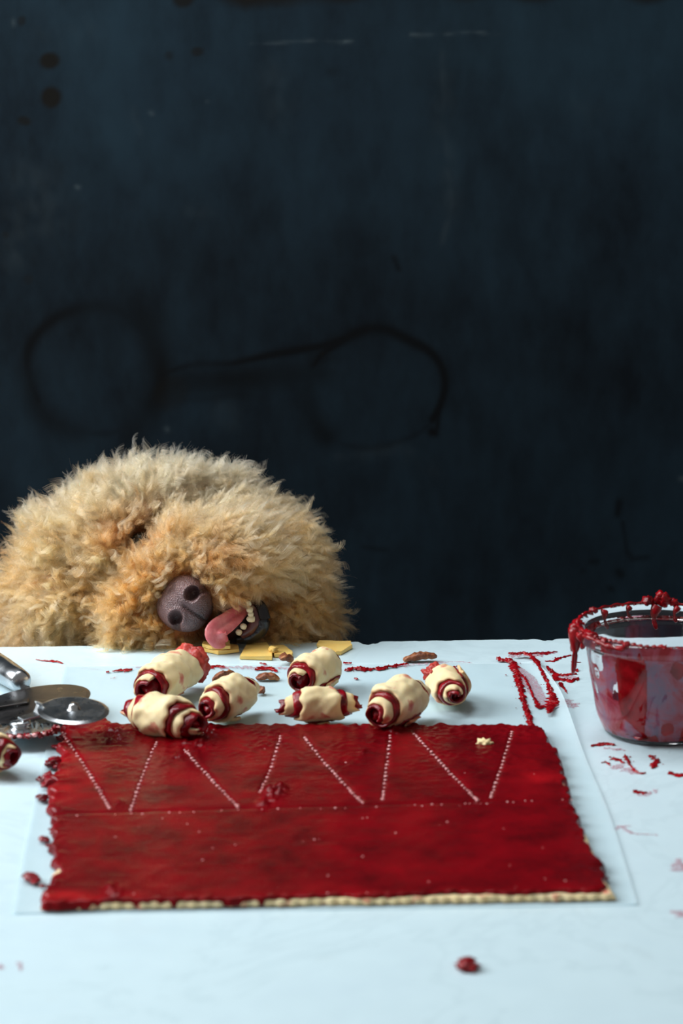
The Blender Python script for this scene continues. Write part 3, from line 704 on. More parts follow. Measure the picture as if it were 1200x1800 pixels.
def strap(name, pts, width, th, m, parent, side=None):
    bm = bmesh.new(); pts = [Vector(p) for p in pts]; n = len(pts); rings = []
    for i, p in enumerate(pts):
        t = (pts[min(i+1, n-1)]-pts[max(i-1, 0)]).normalized(); s = Vector(side).normalized() if side else t.cross(Vector((0, 0, 1))).normalized()
        u_ = s.cross(t).normalized(); wd = width[i] if hasattr(width, '__len__') else width
        rings.append([bm.verts.new(p+s*a*wd/2+u_*b*th/2) for a, b in ((-1, -1), (1, -1), (1, 1), (-1, 1))])
    for a, b in zip(rings, rings[1:]):
        for k in range(4): bm.faces.new((a[k], a[(k+1) % 4], b[(k+1) % 4], b[k]))
    bm.faces.new(rings[0][::-1]); bm.faces.new(rings[-1])
    bmesh.ops.bevel(bm, geom=list(bm.edges), offset=th*.25, segments=1, affect='EDGES')
    return bmobj(name, bm, m, parent, smooth=False)
# zig-zag bracket that joins the two wheels
z1 = c2 + Vector((-.001, .003, .0078))
bp = [z1, c2+Vector((.010, .012, .0085)), c2+Vector((.013, .016, .016)), c1+Vector((-.026, .004, .004)), c1+Vector((-.016, .0, -.0035)), c1+Vector((.0, 0, -.0035))]
strap('bracket', [rel(p) for p in bp], [.009, .010, .011, .012, .010, .008], .0016, M['steel'], cut, side=(.55, -.83, 0))
ya = c2+Vector((.012, .016, .016))
strap('yoke', [rel(p) for p in (c2+Vector((.0, .0, -.0035)), c2+Vector((.002, .035, -.0050)), c2+Vector((.0, .09, -.0050)), P(40, 1204, .007))], [.008, .009, .009, .008], .0022, M['steel'], cut)
# handle runs back to the left, out of the frame
h0, h1 = P(40, 1200, .0118), P(-165, 1070, .0118)
dirh = (h1-h0).normalized(); hp = [h0 + dirh*(.004*k) for k in (0, .5, 1, 4, 10, 26)]
bm = bmesh.new(); tube_bm(bm, [rel(p) for p in hp], [.0050, .0075, .0088, .0096, .0104, .0108], 28); bmobj('handle', bm, M['steel'], cut)
pw = empty('pizza_wheel', P(50, 1236), 'large dark steel pizza wheel leaning on the pastry cutter, mostly brown reflections', 'pizza wheel')
big = disc_obj('blade', .0455, .0016, M['dark_steel'], pw); cb = P(55, 1237, .0110); big.location = Vector(cb)-pw.location
big.rotation_euler = (0, math.radians(-8.5), 0)
strap('fork', [Vector(p)-pw.location for p in (cb+Vector((-.002, 0, .0022)), cb+Vector((-.03, -.002, -.0015)), cb+Vector((-.055, -.004, -.002)))], [.010, .012, .010], .0016, M['dark_steel'], pw, side=(0, 1, 0))
bm = bmesh.new(); tube_bm(bm, [Vector(p)-pw.location for p in (cb+Vector((-.052, -.004, -.002)), cb+Vector((-.060, -.004, -.0012)), cb+Vector((-.10, -.006, -.001)), cb+Vector((-.155, -.010, -.001)))], [.006, .009, .0105, .0108], 24); bmobj('handle', bm, M['steel'], pw)

# ------------------------------------------------------------------ glass bowl
bc = P(1159, 1285); bc.y = 1.994+.043; bc.x = (1158-600)/F_PX*(bc.y*CT+(CAM_H-.04)*ST); bc.z = 0
bowl = empty('glass_bowl', bc, 'clear glass bowl with thick rim, smeared inside and out with red jam', 'bowl')
S = 1.0
outer = [(.0005, .0012), (.030, .0010), (.0380, .0004), (.0398, .0010), (.0424, .006), (.0465, .016), (.0490, .030), (.0520, .046), (.0543, .060), (.0552, .068), (.0560, .0705), (.0610, .0718), (.0640, .0738), (.0650, .0765), (.0645, .0795), (.0625, .0818)]
inner_ = [(.0600, .0826), (.0578, .0818), (.0560, .0798), (.0548, .0770), (.0536, .0715), (.0521, .060), (.0498, .046), (.0468, .030), (.0443, .018), (.0412, .0080), (.0375, .0040), (.030, .0030), (.0005, .0028)]
prof = resample([(a*S, b*S) for a, b in outer+inner_], 110)
prof[:, 0] = np.maximum(prof[:, 0], .0003)
v_, f_ = lathe([tuple(p) for p in prof], 128)
bm = bmesh.new(); me_ = [bm.verts.new(x) for x in v_]; [bm.faces.new([me_[i] for i in f]) for f in f_]
bm.faces.new(me_[:128][::-1]); bm.faces.new(me_[-128:])
gl = bmobj('glass', bm, M['glass'], bowl)
# residue coat on the inner wall: a real thin sheet with holes; angle 0 = +x, -90 deg faces the camera
def coat(name, m, thick, fn, label, z_lo=.0045, z_hi=.080, nth=420, nz=100, kind=None, inset=-.0004):
    zz = np.linspace(z_lo, z_hi, nz); kz = int(np.argmax(prof[:, 1])); ri = np.interp(zz, prof[kz:, 1][::-1], prof[kz:, 0][::-1])
    rr_ = ri - inset
    A = np.linspace(-np.pi, np.pi, nth, endpoint=False)
    AA, ZZ = np.meshgrid(A, zz); RR = np.repeat(rr_[:, None], nth, 1)
    pos = np.stack([np.cos(AA)*.055, np.sin(AA)*.055, ZZ], -1)
    c = fn(AA, ZZ, pos)                                       # > 0: coated
    keep = c > 0
    hgt = thick*np.clip(c*2.5, .15, 1)
    bm = bmesh.new(); vo = {}; vi = {}
    def gv(j, i, which):
        d = vo if which == 0 else vi; i %= nth
        if (j, i) not in d:
            r = RR[j, i] - (0 if which == 0 else hgt[j, i]); d[(j, i)] = bm.verts.new((r*math.cos(A[i]), r*math.sin(A[i]), zz[j]))
        return d[(j, i)]
    K = keep[:-1] & keep[1:] & np.roll(keep, -1, 1)[:-1] & np.roll(keep, -1, 1)[1:]
    for j in range(nz-1):
        for i in range(nth):
            if K[j, i]:
                bm.faces.new((gv(j, i, 0), gv(j, i+1, 0), gv(j+1, i+1, 0), gv(j+1, i, 0)))
                bm.faces.new((gv(j, i, 1), gv(j+1, i, 1), gv(j+1, i+1, 1), gv(j, i+1, 1)))
                for dj, di, e in ((0, -1, ((j, i), (j+1, i))), (0, 1, ((j+1, i+1), (j, i+1))), (-1, 0, ((j, i+1), (j, i))), (1, 0, ((j+1, i), (j+1, i+1)))):
                    jj, ii = j+dj, (i+di) % nth
                    if jj < 0 or jj >= nz-1 or not K[jj, ii]:
                        a, b = e; bm.faces.new((gv(*a, 0), gv(*b, 0), gv(*b, 1), gv(*a, 1)))
    bm.normal_update()
    return tag(bmobj(name, bm, m, bowl), label, kind=kind)
def film_fn(AA, ZZ, pos):
    n = N1(pos, 24) + .5*N2(pos, 60)
    ang = np.degrees((AA+np.pi/2+np.pi) % (2*np.pi)-np.pi)     # 0 = facing the camera
    front = np.clip(1.6-np.abs(ang)/62, -1.2, 1)
    return .16*n + front*.9 - .05 + np.clip((.028-ZZ)/.02, -.4, .8)*.9 - np.clip((ZZ-.0755)/.006, 0, 1)*1.2 + .0
def clot_fn(AA, ZZ, pos):
    ang = np.degrees((AA+np.pi/2+np.pi) % (2*np.pi)-np.pi)
    n = .6*N3(pos*[1, 1, .5], 30) + .18*N1(pos*[1, 1, .6], 80)
    patch = 1.9*np.exp(-((ang+30)/13)**4 - ((ZZ-.044)/.028)**4) + 1.0*np.exp(-((ang-10)/10)**2-((ZZ-.064)/.012)**2)
    patch += 1.3*np.exp(-((ang-2)/7)**2-((ZZ-.016)/.006)**2)+1.2*np.exp(-((ang-22)/4)**2-((ZZ-.018)/.012)**2)+1.2*np.exp(-((ang-32)/5)**2-((ZZ-.034)/.009)**2)
    back = np.clip((np.abs(ang)-80)/40, 0, 1)
    return .33*n + patch - .62 - .25*back + .35*np.clip((.016-ZZ)/.01, 0, 1)
coat('jam_residue', M['dried'], .0007, film_fn, 'purple-pink film of jam inside the glass', inset=-.00015)
M['patch'] = mat('thick_jam', (.4, .004, .008), .4, Specular_IOR_Level=.05)
B_.inputs['Specular IOR Level'].default_value = .08
setc(M['patch'], 'Base Color', ramp(M['patch'], noise(M['patch'], 70, 4), [(.35, (.26, .002, .005)), (.65, (.58, .008, .016))]))
coat('jam_patches', M['patch'], .0006, clot_fn, 'dark red patches of jam inside the glass', kind='stuff')
# jam on the rim
bm = bmesh.new()
for k in range(150):
    a = 2*math.pi*k/150; ang = math.degrees((a+math.pi/2+math.pi) % (2*math.pi)-math.pi)
    dens = .45 + .9*math.exp(-((ang+75)/45)**2) + .35*N2(np.array([[math.cos(a), math.sin(a), 0]]), .9)[0] - .55*math.exp(-((ang-5)/30)**2)
    if R.random() < dens:
        rad = .0612+R.uniform(-.002, .0012); rr = R.uniform(.0008, .0018)
        blob_bm(bm, (rad*math.cos(a), rad*math.sin(a), .0822+R.uniform(-.0006, .0003)), (rr, rr, rr*.42), 2, .5, k*.7)
for ang, r, dz in [(193-10, .0042, .0016), (172, .0058, .003), (174, .004, .006), (165, .0035, .001), (230, .003, .0), (-98, .004, -.002), (-60, .0032, .0), (-48, .003, -.001), (-30, .0028, -.001)]:
    a = math.radians(ang-90); blob_bm(bm, (.0608*math.cos(a), .0608*math.sin(a), .0825+dz), (r, r, r*.9), 3, .3, ang)
def run(ang, z0, z1, r0_, r1_, rad0, rad1):
    a = math.radians(ang-90); n = 10
    tube_bm(bm, [((rad0+(rad1-rad0)*t)*math.cos(a+.05*math.sin(3*t)), (rad0+(rad1-rad0)*t)*math.sin(a+.05*math.sin(3*t)), z0+(z1-z0)*t) for t in np.linspace(0, 1, n)],
            [r0_+(r1_-r0_)*t + .0006*math.sin(9*t) for t in np.linspace(0, 1, n)], 10)
run(-84, .082, .046, .0055, .0007, .0640, .0655)             # the long drop hanging at the left
run(-92, .082, .062, .0048, .0012, .0630, .0650)
run(-72, .081, .070, .0040, .0010, .0640, .0630)
run(176, .081, .064, .0042, .0008, .0590, .0535); run(-140, .081, .068, .0030, .0010, .0585, .0545); run(-163, .081, .073, .0022, .0008, .0585, .0555)
run(160, .081, .070, .0025, .0008, .0585, .0550)
tube_bm(bm, [(.0632*math.cos(a), .0632*math.sin(a), .0800+.0012*math.sin(a*9)) for a in np.radians(np.linspace(-220, -120, 40))], [.0019+.0007*math.sin(k*1.7)+.0004*math.sin(k*.6) for k in range(40)], 8)
tube_bm(bm, [(.0590*math.cos(a), .0590*math.sin(a), .0818+.0006*math.sin(a*11)) for a in np.radians(np.linspace(-165, -92, 46))], [.0017+.0008*math.sin(k*2.1) for k in range(46)], 8)
tube_bm(bm, [(.0612*math.cos(a), .0612*math.sin(a), .0826) for a in np.radians(np.linspace(60, 215, 70))], [.0013+.0006*math.sin(k*1.3) for k in range(70)], 8)
tag(bmobj('rim_jam', bm, M['jam'], bowl), 'bright red jam caked round the rim with hanging drips')
bm = bmesh.new()
blob_bm(bm, (.036, -.020, .040), (.012, .012, .014), 4, .35, 2, 1.7); blob_bm(bm, (.037, .005, .030), (.010, .014, .014), 4, .35, 4, 1.7); blob_bm(bm, (.0, .0, .0072), (.035, .035, .0036), 4, .3, 6, 1.6)
bmobj('jam_lump', bm, M['clot'], bowl)

# ------------------------------------------------------------------ the dog
SP = .000474
dog = empty('dog', (-.34, YE+.21, FLOOR), 'fluffy cream-tan curly-haired dog laying its head at the table edge, tongue licking the cheese', 'dog')
dO = np.array(dog.location)
def H(pxx, pyy, dy, r): p = Q(pxx, pyy, YE+dy); return (p.x, p.y, p.z, r)
head = [H(215, 978, .085, .060), H(375, 978, .085, .060), H(300, 918, .095, .042), H(440, 1055, .065, .046), H(125, 1060, .065, .046), H(135, 985, .08, .044), H(440, 975, .09, .046), H(375, 900, .10, .032), H(235, 903, .10, .033),
        H(305, 1020, .018, .034), H(240, 1085, .015, .028), H(380, 1012, .010, .031), H(325, 972, .026, .028), H(415, 985, .024, .034), H(500, 1070, .045, .032), H(170, 1105, .06, .03), H(300, 1088, .012, .026), H(455, 1108, .038, .032), H(62, 1090, .08, .028), H(535, 1100, .05, .026), H(320, 1130, .03, .026), H(478, 1005, .06, .042)]
rest = []
def chain(a, b, n):
    for t in np.linspace(0, 1, n): rest.append(tuple(np.array(a)*(1-t)+np.array(b)*t))
hx = -.16
chain((hx, YE+.12, .03, .062), (-.25, YE+.19, -.055, .070), 5)
chain((-.25, YE+.19, -.055, .070), (-.34, YE+.22, -.155, .100), 5)
chain((-.34, YE+.22, -.155, .100), (-.36, YE+.22, -.24, .115), 3)
chain((-.36, YE+.22, -.22, .112), (-.86, YE+.25, -.22, .095), 9)
for ly in (-.065, .065):
    chain((-.34, YE+.22+ly, -.30, .050), (-.36, YE+.22+ly, -.50, .034), 8); chain((-.36, YE+.22+ly, -.50, .034), (-.33, YE+.22+ly, -.72, .026), 9); chain((-.33, YE+.22+ly, -.72, .027), (-.30, YE+.22+ly, -.725, .024), 3)
    chain((-.86, YE+.25+ly, -.28, .062), (-.80, YE+.25+ly, -.44, .046), 7); chain((-.80, YE+.25+ly, -.44, .042), (-.93, YE+.25+ly, -.58, .028), 7); chain((-.93, YE+.25+ly, -.58, .026), (-.91, YE+.25+ly, -.72, .024), 6); chain((-.91, YE+.25+ly, -.72, .026), (-.87, YE+.25+ly, -.726, .023), 3)
chain((-.93, YE+.25, -.17, .03), (-1.02, YE+.25, -.06, .022), 6); chain((-1.02, YE+.25, -.06, .022), (-1.03, YE+.24, .02, .016), 5)
bm = bmesh.new()
for (x, y, z, r) in head+rest:
    res = bmesh.ops.create_icosphere(bm, subdivisions=3, radius=r)
    for v in res['verts']: v.co += Vector((x, y, z)) - Vector(dO)
tmp_me = bpy.data.meshes.new('body_src'); bm.to_mesh(tmp_me); bm.free()
tmp = bpy.data.objects.new('body_src', tmp_me); COL.objects.link(tmp)
md = tmp.modifiers.new('r', 'REMESH'); md.mode = 'VOXEL'; md.voxel_size = .0055
ms = tmp.modifiers.new('s', 'SMOOTH'); ms.factor = .5; ms.iterations = 7
dg = bpy.context.evaluated_depsgraph_get(); me = bpy.data.meshes.new_from_object(tmp.evaluated_get(dg)); me.name = 'body'
bpy.data.objects.remove(tmp)
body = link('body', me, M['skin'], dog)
me.polygons.foreach_set('use_smooth', [True]*len(me.polygons))
nV = len(me.vertices); co_ = np.zeros(nV*3, np.float32); me.vertices.foreach_get('co', co_); co_ = co_.reshape(-1, 3)+dO
# the eye socket, the stop that runs up from it and the fold beside the muzzle
pxv, pyv = proj(co_); fm = np.clip((YE+.11-co_[:, 1])/.03, 0, 1)*(co_[:, 2] > -.03)
co_[:, 1] += fm*np.maximum.reduce([.016*np.exp(-(np.hypot(pxv-245, pyv-952)/24)**2), .024*np.exp(-(seg_dist(pxv, pyv, [(245, 950), (300, 912), (360, 888), (420, 880)])/20)**2),
    .016*np.exp(-(seg_dist(pxv, pyv, [(168, 1135), (172, 1090), (195, 1040)])/13)**2), .013*np.exp(-(np.hypot(pxv-326, pyv-1062)/34)**2), .008*np.exp(-(seg_dist(pxv, pyv, [(395, 950), (470, 930), (540, 960)])/12)**2)])
me.vertices.foreach_set('co', (co_-dO).astype(np.float32).ravel()); me.update()

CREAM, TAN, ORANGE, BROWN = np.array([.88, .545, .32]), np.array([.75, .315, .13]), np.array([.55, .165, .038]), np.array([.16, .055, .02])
def tint(p):
    """fur colour by place on the dog: cream crown with its top light painted in, cream back, tan cheeks, orange muzzle, brown tear stain, brown patches right of the nose"""
    px, py = proj(p)
    n = N1(p, 22)*.12 + N2(p, 60)*.06
    top_light = np.clip(1.25 - np.clip((py-795)/120, 0, 2) + n + .28*np.clip((190-px)/150, 0, 1), 0, 1)  # light on the crown painted in as cream, reaching lower at the left
    orange = np.clip(1.0*np.exp(-(np.hypot((px-300)/120, (py-1065)/70))**2) + .55*np.exp(-(np.hypot((px-480)/110, (py-1060)/60))**2) + .5*np.exp(-(np.hypot((px-225)/40, (py-950)/35))**2) + n*.8, 0, 1)
    brown = np.clip(.9*np.exp(-(np.hypot((px-238)/36, (py-952)/36))**2) + .5*np.exp(-(np.hypot((px-372)/40, (py-985)/24))**2) + .45*np.exp(-(np.hypot((px-430)/60, (py-1045)/22))**2)+.3*np.exp(-(np.hypot((px-270)/20, (py-1010)/20))**2), 0, 1)
    c = TAN*(1-top_light[:, None]) + CREAM*top_light[:, None]
    c = c*(1-orange[:, None]) + ORANGE*orange[:, None]
    c = c*(1-brown[:, None]*.8) + BROWN*brown[:, None]*.8
    bodyp = (p[:, 1] > YE+.17)[:, None]
    return np.where(bodyp, CREAM*.85, c)
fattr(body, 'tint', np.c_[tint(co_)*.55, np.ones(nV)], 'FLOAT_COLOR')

# fur: long wavy locks, laid in the directions the coat grows
GUIDES = [(330, 810, .45, 1), (230, 815, .1, 1), (420, 830, .9, .7), (140, 870, -.25, 1), (70, 940, -.7, .8), (30, 1040, -1, .2), (60, 1090, -.5, -.9), (120, 1060, -.3, -.8), (120, 980, -.4, .2), (520, 880, 1, .35), (580, 980, .7, -.5), (570, 1090, .2, -1),
          (440, 1020, 1, -.35), (500, 1040, .9, -.6), (400, 990, 1, -.05), (280, 975, .35, 1), (320, 940, .8, .8), (390, 930, 1, .45), (460, 950, 1, .1), (250, 1040, -1, .25), (250, 1105, -.8, -.6), (200, 1060, -1, .0), (190, 1110, -.6, -.8), (330, 1130, .2, -1),
          (230, 925, -.5, 1), (190, 950, -.8, .6), (300, 880, .35, 1), (360, 870, .7, .8), (290, 1005, -.1, 1), (350, 1005, .7, .6), (385, 1040, 1, -.5), (500, 1110, .3, -1), (430, 1040, .95, -.45), (470, 900, 1, .4), (300, 1125, -.2, -1), (480, 1060, .9, -.3), (150, 1110, -.1, -1)]
GA = np.array(GUIDES, float); GA[:, 2:] /= np.linalg.norm(GA[:, 2:], axis=1)[:, None]
def flow(p):
    px, py = proj(p)
    w_ = 1/((px[:, None]-GA[:, 0])**2+(py[:, None]-GA[:, 1])**2+250)**1.6
    f = (w_[:, :, None]*GA[None, :, 2:]).sum(1)/w_.sum(1)[:, None]
    return f
def hair_mesh_sample(n, weight):
    me.calc_loop_triangles(); nt = len(me.loop_triangles); tri = np.zeros(nt*3, np.int32); me.loop_triangles.foreach_get('vertices', tri); tri = tri.reshape(-1, 3)
    a, b, c = co_[tri[:, 0]], co_[tri[:, 1]], co_[tri[:, 2]]
    cr = np.cross(b-a, c-a); ar = np.linalg.norm(cr, axis=1); cen = (a+b+c)/3; nn = cr/(ar[:, None]+1e-12)
    p = ar*weight(cen, nn); p /= p.sum(); k = rng.choice(nt, n, p=p)
    r1, r2 = rng.random(n), rng.random(n); s = np.sqrt(r1)
    return a[k]*(1-s)[:, None] + b[k]*(s*(1-r2))[:, None] + c[k]*(s*r2)[:, None], nn[k]
MOUTH = [(400, 1075), (425, 1070), (440, 1085), (435, 1110), (400, 1118)]
def bald(p):
    px, py = proj(p); front = p[:, 1] < YE+.06
    nose_ = np.hypot((px-328)/44, (py-1064)/50) < 1
    mouth_ = seg_dist(px, py, MOUTH) < 27
    eye_ = np.hypot((px-247)/19, (py-953)/25) < 1
    return front & (nose_ | mouth_ | eye_)
def head_w(cen, nn):
    is_head = (cen[:, 1] < YE+.165) & (cen[:, 2] > -.05)
    facing = np.clip(.55 - nn[:, 1] + .5*nn[:, 2], .25, 1.3)
    px, py = proj(cen)
    mz = 1 + .9*np.exp(-(np.hypot((px-320)/150, (py-1050)/90))**2)
    return np.where(is_head, facing*mz, 0)*np.where(bald(cen), 0, 1)
def body_w(cen, nn): return np.where((cen[:, 1] < YE+.16) & (cen[:, 2] > -.05), 0, 1.0)
def unit(v): return v/(np.linalg.norm(v, axis=-1, keepdims=True)+1e-9)
def make_fur(name, n, ncl, npts, weight, length, label, rad=.00014, stray=.06, amp=(.0010, .0024), fq=(.7, 1.6), tight=.93, lift=0.0, light=.16, rope=0.0, indiv=0.0):
    if rope:                                                 # ringlets: each lock grows from one tuft
        n = n//ncl*ncl; C0, CN0 = hair_mesh_sample(ncl, weight); cl0 = np.repeat(np.arange(ncl), n//ncl)
        j = rng.normal(size=(n, 3)); j -= CN0[cl0]*(j*CN0[cl0]).sum(1)[:, None]
        root = C0[cl0] + j*rope; nn = CN0[cl0]; root[::n//ncl] = C0; ci = np.arange(ncl)*(n//ncl)
    else:
        root, nn = hair_mesh_sample(n, weight); ci = rng.choice(n, ncl, replace=False)
    kd = kdtree.KDTree(ncl)
    for i, k in enumerate(ci): kd.insert(root[k], i)
    kd.balance(); cl = cl0 if rope else np.array([kd.find(p)[1] for p in root])
    C, CN = root[ci], nn[ci]
    f2 = flow(C); F3 = np.c_[f2[:, 0], -.15*np.ones(ncl), f2[:, 1]]
    F3 = F3 - CN*(F3*CN).sum(1)[:, None]*.75; F3 = unit(F3)
    px, py = proj(C)
    jit = rng.normal(size=(ncl, 3))*.22
    d0 = unit(CN*.72 + F3*.85 + jit); d1 = unit(F3*1.30 + CN*(.02+lift*.15) + jit*1.3 + np.array([0, 0, -.12]))
    L = length(C, px, py)*rng.uniform(.75, 1.3, ncl)
    up = unit(np.cross(d1, CN+rng.normal(size=(ncl, 3))*.2)); vp = unit(np.cross(d1, up))
    fr = rng.uniform(*fq, ncl); ph = rng.uniform(0, 6.28, ncl); am = rng.uniform(*amp, ncl)*np.where(rng.random(ncl) < .14, 1.6, 1)
    sgn = np.where(rng.random(ncl) < .5, -1, 1)
    t = np.linspace(0, 1, npts)[None, :, None]
    def path(base, a0, a1, Ls, k=slice(None)):
        # quadratic bend from a0 towards a1
        return base[:, None, :] + Ls[:, None, None]*(a0[:, None, :]*(t - .5*t*t)*1.0 + a1[:, None, :]*(.5*t*t + .12*t))
    cp = path(C, d0, d1, L)
    th = 2*np.pi*fr[:, None, None]*t*1.25 + ph[:, None, None]
    curl = am[:, None, None]*np.minimum(t*1.8, 1)*(up[:, None, :]*(np.cos(th)-np.cos(ph[:, None, None])) + sgn[:, None, None]*vp[:, None, :]*(np.sin(th)-np.sin(ph[:, None, None]))*.7)
    hook = unit(rng.normal(size=(ncl, 3))*.8 + CN*.25 + np.array([0, -.2, .25])); hk = (L*rng.uniform(.10, .42, ncl))[:, None, None]
    curl = curl + hk*(t**2.4*hook[:, None, :] - .55*t**3*d1[:, None, :])
    cp = cp + curl
    own = rng.normal(size=(n, 3))
    pos = np.empty((n, npts, 3), np.float32)
    B = 20000
    lv = rng.uniform(.72, 1.08, n)
    loose = (rng.random(n) < stray)
    for s in range(0, n, B):
        e = min(n, s+B); c_ = cl[s:e]
        o = unit(d0[c_] + own[s:e]*.22 + nn[s:e]*.3); o1 = unit(d1[c_] + own[s:e]*.20*np.where(loose[s:e], 2.6, 1)[:, None])
        ps = path(root[s:e], o, o1, (L[c_]*lv[s:e])) + curl[c_]*lv[s:e][:, None, None]*.9
        k = np.clip(.10 + 1.1*t**.8 + lift, 0, tight)*np.where(loose[s:e], .25, 1)[:, None, None]
        # strands taper into the lock but keep a little of their own offset
        tgt = cp[c_]*1.0 + (root[s:e]-C[c_])[:, None, :]*((1.0-.62*t) if rope else (.22-.16*t))
        # shorter hairs stop earlier along the lock
        ls = lv[s:e][:, None, None]; tgt = C[c_][:, None, :] + (tgt-C[c_][:, None, :])*ls
        fine = (.0005*t*np.sin(9*t*(1+.3*own[s:e, :1][:, None, :]) + own[s:e, 1:2][:, None, :]*5))*own[s:e][:, None, :]
        if indiv:                                            # the woolly underlayer: every hair crimps on its own
            ph2 = own[s:e, :1][:, None, :]*3; f2_ = (9+3*own[s:e, 1:2])[:, None, :]
            fine = fine + indiv*np.minimum(t*2, 1)*(np.cos(f2_*t+ph2)*unit(own[s:e])[:, None, :] + np.sin(f2_*t+ph2)*unit(own[s:e][:, [2, 0, 1]])[:, None, :])
        pos[s:e] = ps*(1-k) + tgt*k + fine
    P_ = pos.reshape(-1, 3)
    P_[:, 2] = np.where(P_[:, 1] < YE+.004, np.maximum(P_[:, 2], .0012), P_[:, 2])          # fur lies on the table, not in it
    hc = bpy.data.hair_curves.new(name); hc.add_curves([npts]*n)
    hc.position_data.foreach_set('vector', (P_-dO.astype(np.float32)).ravel())
    rd = np.tile(rad*(1-np.linspace(0, 1, npts)**1.6*.8), n)
    ra = hc.attributes.get('radius') or hc.attributes.new('radius', 'FLOAT', 'POINT'); ra.data.foreach_set('value', rd.astype(np.float32))
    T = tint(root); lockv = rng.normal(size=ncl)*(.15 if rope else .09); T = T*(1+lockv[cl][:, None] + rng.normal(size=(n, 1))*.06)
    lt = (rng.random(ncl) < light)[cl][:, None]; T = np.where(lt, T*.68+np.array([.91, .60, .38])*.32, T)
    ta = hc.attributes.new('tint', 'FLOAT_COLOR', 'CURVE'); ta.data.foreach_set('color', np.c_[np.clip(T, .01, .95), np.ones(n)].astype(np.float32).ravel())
    hc.materials.append(M['fur'])
    o = bpy.data.objects.new(name, hc); COL.objects.link(o); o.parent = dog
    if label: o['label'] = label
    return o
def head_len(C, px, py):
    l = np.full(len(px), .0265)
    l = np.where(py < 900, .0255, l)
    l *= 1 - .50*np.exp(-(np.hypot((px-300)/75, (py-1065)/62))**2)
    l *= 1 - .60*np.exp(-(np.hypot((px-247)/42, (py-962)/36))**2)
    l *= 1 - .30*np.exp(-(seg_dist(px, py, [(245, 950), (300, 912), (360, 888)])/16)**2)
    l *= 1 - .40*np.exp(-(np.hypot((px-425)/38, (py-1050)/26))**2)
    l *= 1 + .35*np.exp(-(np.hypot((px-430)/60, (py-990)/30))**2)
    return l
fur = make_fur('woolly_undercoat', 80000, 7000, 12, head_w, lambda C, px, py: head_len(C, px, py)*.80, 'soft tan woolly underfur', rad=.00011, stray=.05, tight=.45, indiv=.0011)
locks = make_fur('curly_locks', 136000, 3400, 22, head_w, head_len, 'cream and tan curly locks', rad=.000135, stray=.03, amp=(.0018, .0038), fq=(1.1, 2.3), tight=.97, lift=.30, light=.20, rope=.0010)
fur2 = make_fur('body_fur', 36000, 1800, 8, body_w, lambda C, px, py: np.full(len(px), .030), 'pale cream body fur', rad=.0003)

# nose
NC = Q(326, 1062, YE-.012)
LAT = Vector((.55, 0, .835)).normalized(); UPN = Vector((-.80, .22, .527)).normalized(); UPN = (UPN - LAT*UPN.dot(LAT)).normalized(); FWD = UPN.cross(LAT).normalized()
if FWD.y > 0: FWD = -FWD
FWD = (FWD + Vector((.10, 0, .10))).normalized()
bm = bmesh.new(); bmesh.ops.create_icosphere(bm, subdivisions=6, radius=1.0)
A = np.array([v.co[:] for v in bm.verts])
sg = np.sign(A)*np.abs(A)**.80
a, b, c = sg[:, 0], sg[:, 1], sg[:, 2]
xa = a*.0238*(1 - .16*np.clip(-b, 0, 1)); xb = b*.0225; xc = c*.0190
xc = xc - .0035*np.clip(b, 0, 1)**2 + .0022*np.exp(-((np.abs(xa)-.012)/.006)**2)*np.clip(c, 0, 1)*np.exp(-((xb-.001)/.010)**2)
fr_ = np.clip(c*3, 0, 1)
dp = np.zeros(len(A))
for s in (-1, 1):
    q = np.hypot((xa-s*.0125)/.0052, (xb+.0012)/.0047); dp = np.maximum(dp, .0125*np.clip(1.30-q, 0, 1)**.65)
    for t_ in np.linspace(0, 1, 6):                              # the slit that curls outwards
        q = np.hypot((xa-s*(.0130+.0095*t_))/.0028, (xb+.0030+.0050*t_)/.0028); dp = np.maximum(dp, .0080*(1-.5*t_)*np.clip(1.4-q, 0, 1)**.8)
gv_ = np.exp(-(xa/.0011)**2)*np.clip((-xb+.001)/.004, 0, 1)*.0024
ridge = .0010*np.exp(-((np.hypot((np.abs(xa)-.0112)/.0050, (xb+.0020)/.0046)-1.5)/.3)**2)*fr_
xc = xc - dp*fr_ - gv_*fr_ + ridge
nose_shade = np.clip(dp/.008, 0, 1)*.55 + np.clip(gv_/.0024, 0, 1)*.6 + np.clip((-xb-.010)/.008, 0, 1)*.65 + np.clip((.2-c)*3, 0, 1)*.4  # nostril and groove shade painted into the colour; lower strip and sides darker too
for v, x_, y_, z_ in zip(bm.verts, xa, xb, xc): v.co = (NC - Vector(dO)) + LAT*float(x_) + UPN*float(y_) + FWD*float(z_)
no = bmobj('nose', bm, M['nose'], dog); tag(no, 'purplish brown leathery nose with two open nostrils')
fattr(no, 'nose_shade', np.clip(nose_shade, 0, 1))
# eye
bm = bmesh.new(); bmesh.ops.create_icosphere(bm, subdivisions=4, radius=.0085)
EP = Q(246, 953, YE+.0)
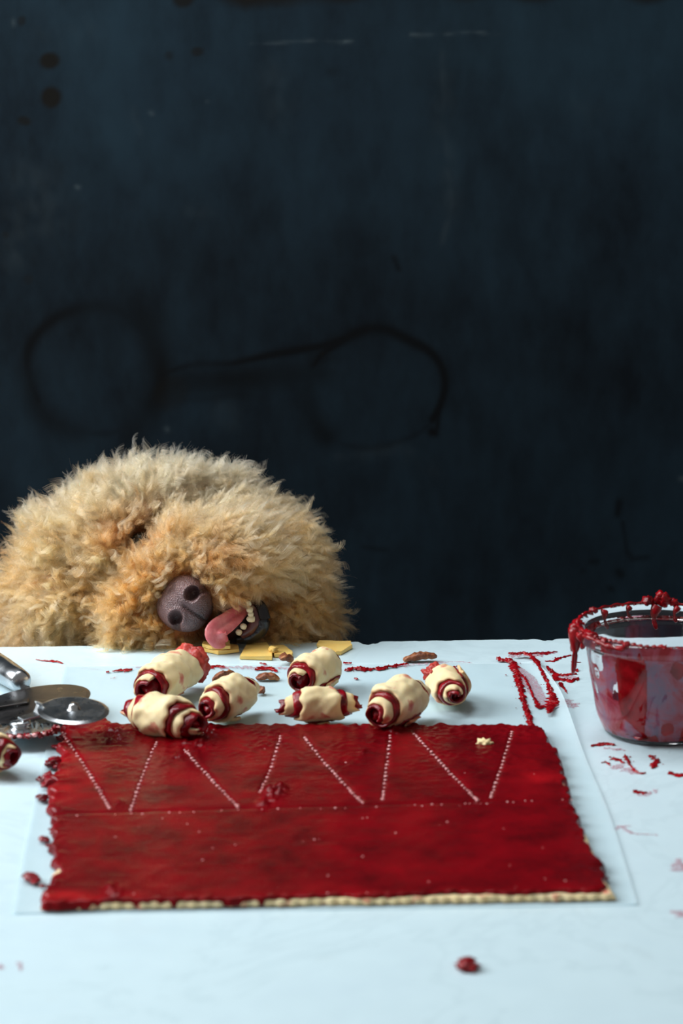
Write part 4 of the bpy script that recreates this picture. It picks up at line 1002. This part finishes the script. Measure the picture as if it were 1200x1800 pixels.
# find the skin depth at the eye and seat the eyeball there
pxv, pyv = proj(co_); near = np.hypot(pxv-246, pyv-953) < 14
ey = co_[near][:, 1].min() if near.any() else YE+.03
EP = Q(246, 953, float(ey)+.0035)
for v in bm.verts: v.co += EP - Vector(dO)
tag(bmobj('eye', bm, M['eye'], dog), 'dark glossy eye deep in the fur')
def DQ(x, y, dy): return Q(x, y, YE+dy) - Vector(dO)
def dtube(name, pts, rad, m, label=None, seg=14, n=24):
    pr = resample([tuple(DQ(*p)) for p in pts], n); rr = np.interp(np.linspace(0, 1, n), np.linspace(0, 1, len(rad)), rad)
    bm = bmesh.new(); tube_bm(bm, [Vector(p) for p in pr], list(rr), seg); o = bmobj(name, bm, m, dog)
    if label: o['label'] = label
    return o
bm = bmesh.new(); vs = blob_bm(bm, DQ(415, 1092, .004), (.0155, .0125, .0180), 4, .1, 2); bmobj('mouth', bm, M['mouth'], dog)  # solid dark blob in place of the mouth's shaded hollow
dtube('lower_lip', [(440, 1054, -.004), (456, 1064, -.010), (463, 1084, -.013), (459, 1104, -.013), (442, 1119, -.012), (416, 1125, -.010)], [.0022, .0046, .0058, .0062, .0055, .0030], M['lip'], 'wet black lower lip')
dtube('gum', [(436, 1060, -.008), (447, 1076, -.012), (449, 1092, -.014), (441, 1106, -.014), (424, 1117, -.013)], [.0024, .0040, .0048, .0048, .0034], M['gum'])
for (tx, ty, r_, hgt_, ax_, ay_) in [(436, 1060, .0022, .0050, -.5, .9), (438, 1072, .0025, .0052, -.9, .2), (440, 1088, .0029, .0066, -.9, .1), (427, 1101, .0026, .0050, -.8, .4), (419, 1111, .0026, .0048, -.7, .5), (440, 1080, .0022, .0045, -.9, .1)]:
    bm = bmesh.new(); p = DQ(tx, ty, -.0185); d = Vector((ax_, -.25, ay_)).normalized()
    tube_bm(bm, [p-d*hgt_*.5, p-d*hgt_*.2, p+d*hgt_*.15, p+d*hgt_*.4, p+d*hgt_*.5], [r_*.8, r_, r_*.95, r_*.6, r_*.2], 12)
    bmobj('tooth', bm, M['tooth'], dog)
# tongue
cpts = resample([tuple(DQ(*p)) for p in [(428, 1070, -.006), (414, 1082, -.015), (399, 1094, -.023), (385, 1104, -.029), (379, 1114, -.033), (385, 1124, -.032), (394, 1129, -.027)]], 40)
wd = np.interp(np.linspace(0, 1, 40), [0, .25, .5, .72, .88, 1], [.0050, .0072, .0085, .0092, .0078, .0040])
V, K = [], 20
for i in range(40):
    t_ = unit(cpts[min(i+1, 39)]-cpts[max(i-1, 0)]); view = np.array([0, -.96, .28]); s_ = unit(np.cross(t_, view)); n_ = unit(np.cross(s_, t_))
    if n_[1] > 0: n_ = -n_
    for k in range(K):
        a_ = 2*math.pi*k/K; u_ = math.cos(a_); h_ = math.sin(a_)*.0030
        groove = -.0018*math.exp(-(u_/.25)**2)*(1 if h_ > 0 else .2) + .0016*u_*u_
        V.append(cpts[i] + s_*wd[i]*u_ + n_*(h_+groove))
F = grid_faces(K, 40, wrap=True) + [tuple(range(K))[::-1], tuple(39*K+k for k in range(K))]
bmt = mesh('tongue', V, F, M['tongue'], dog); tag(bmt, 'pink tongue curled down to the cheese')
# stray long hairs above the head
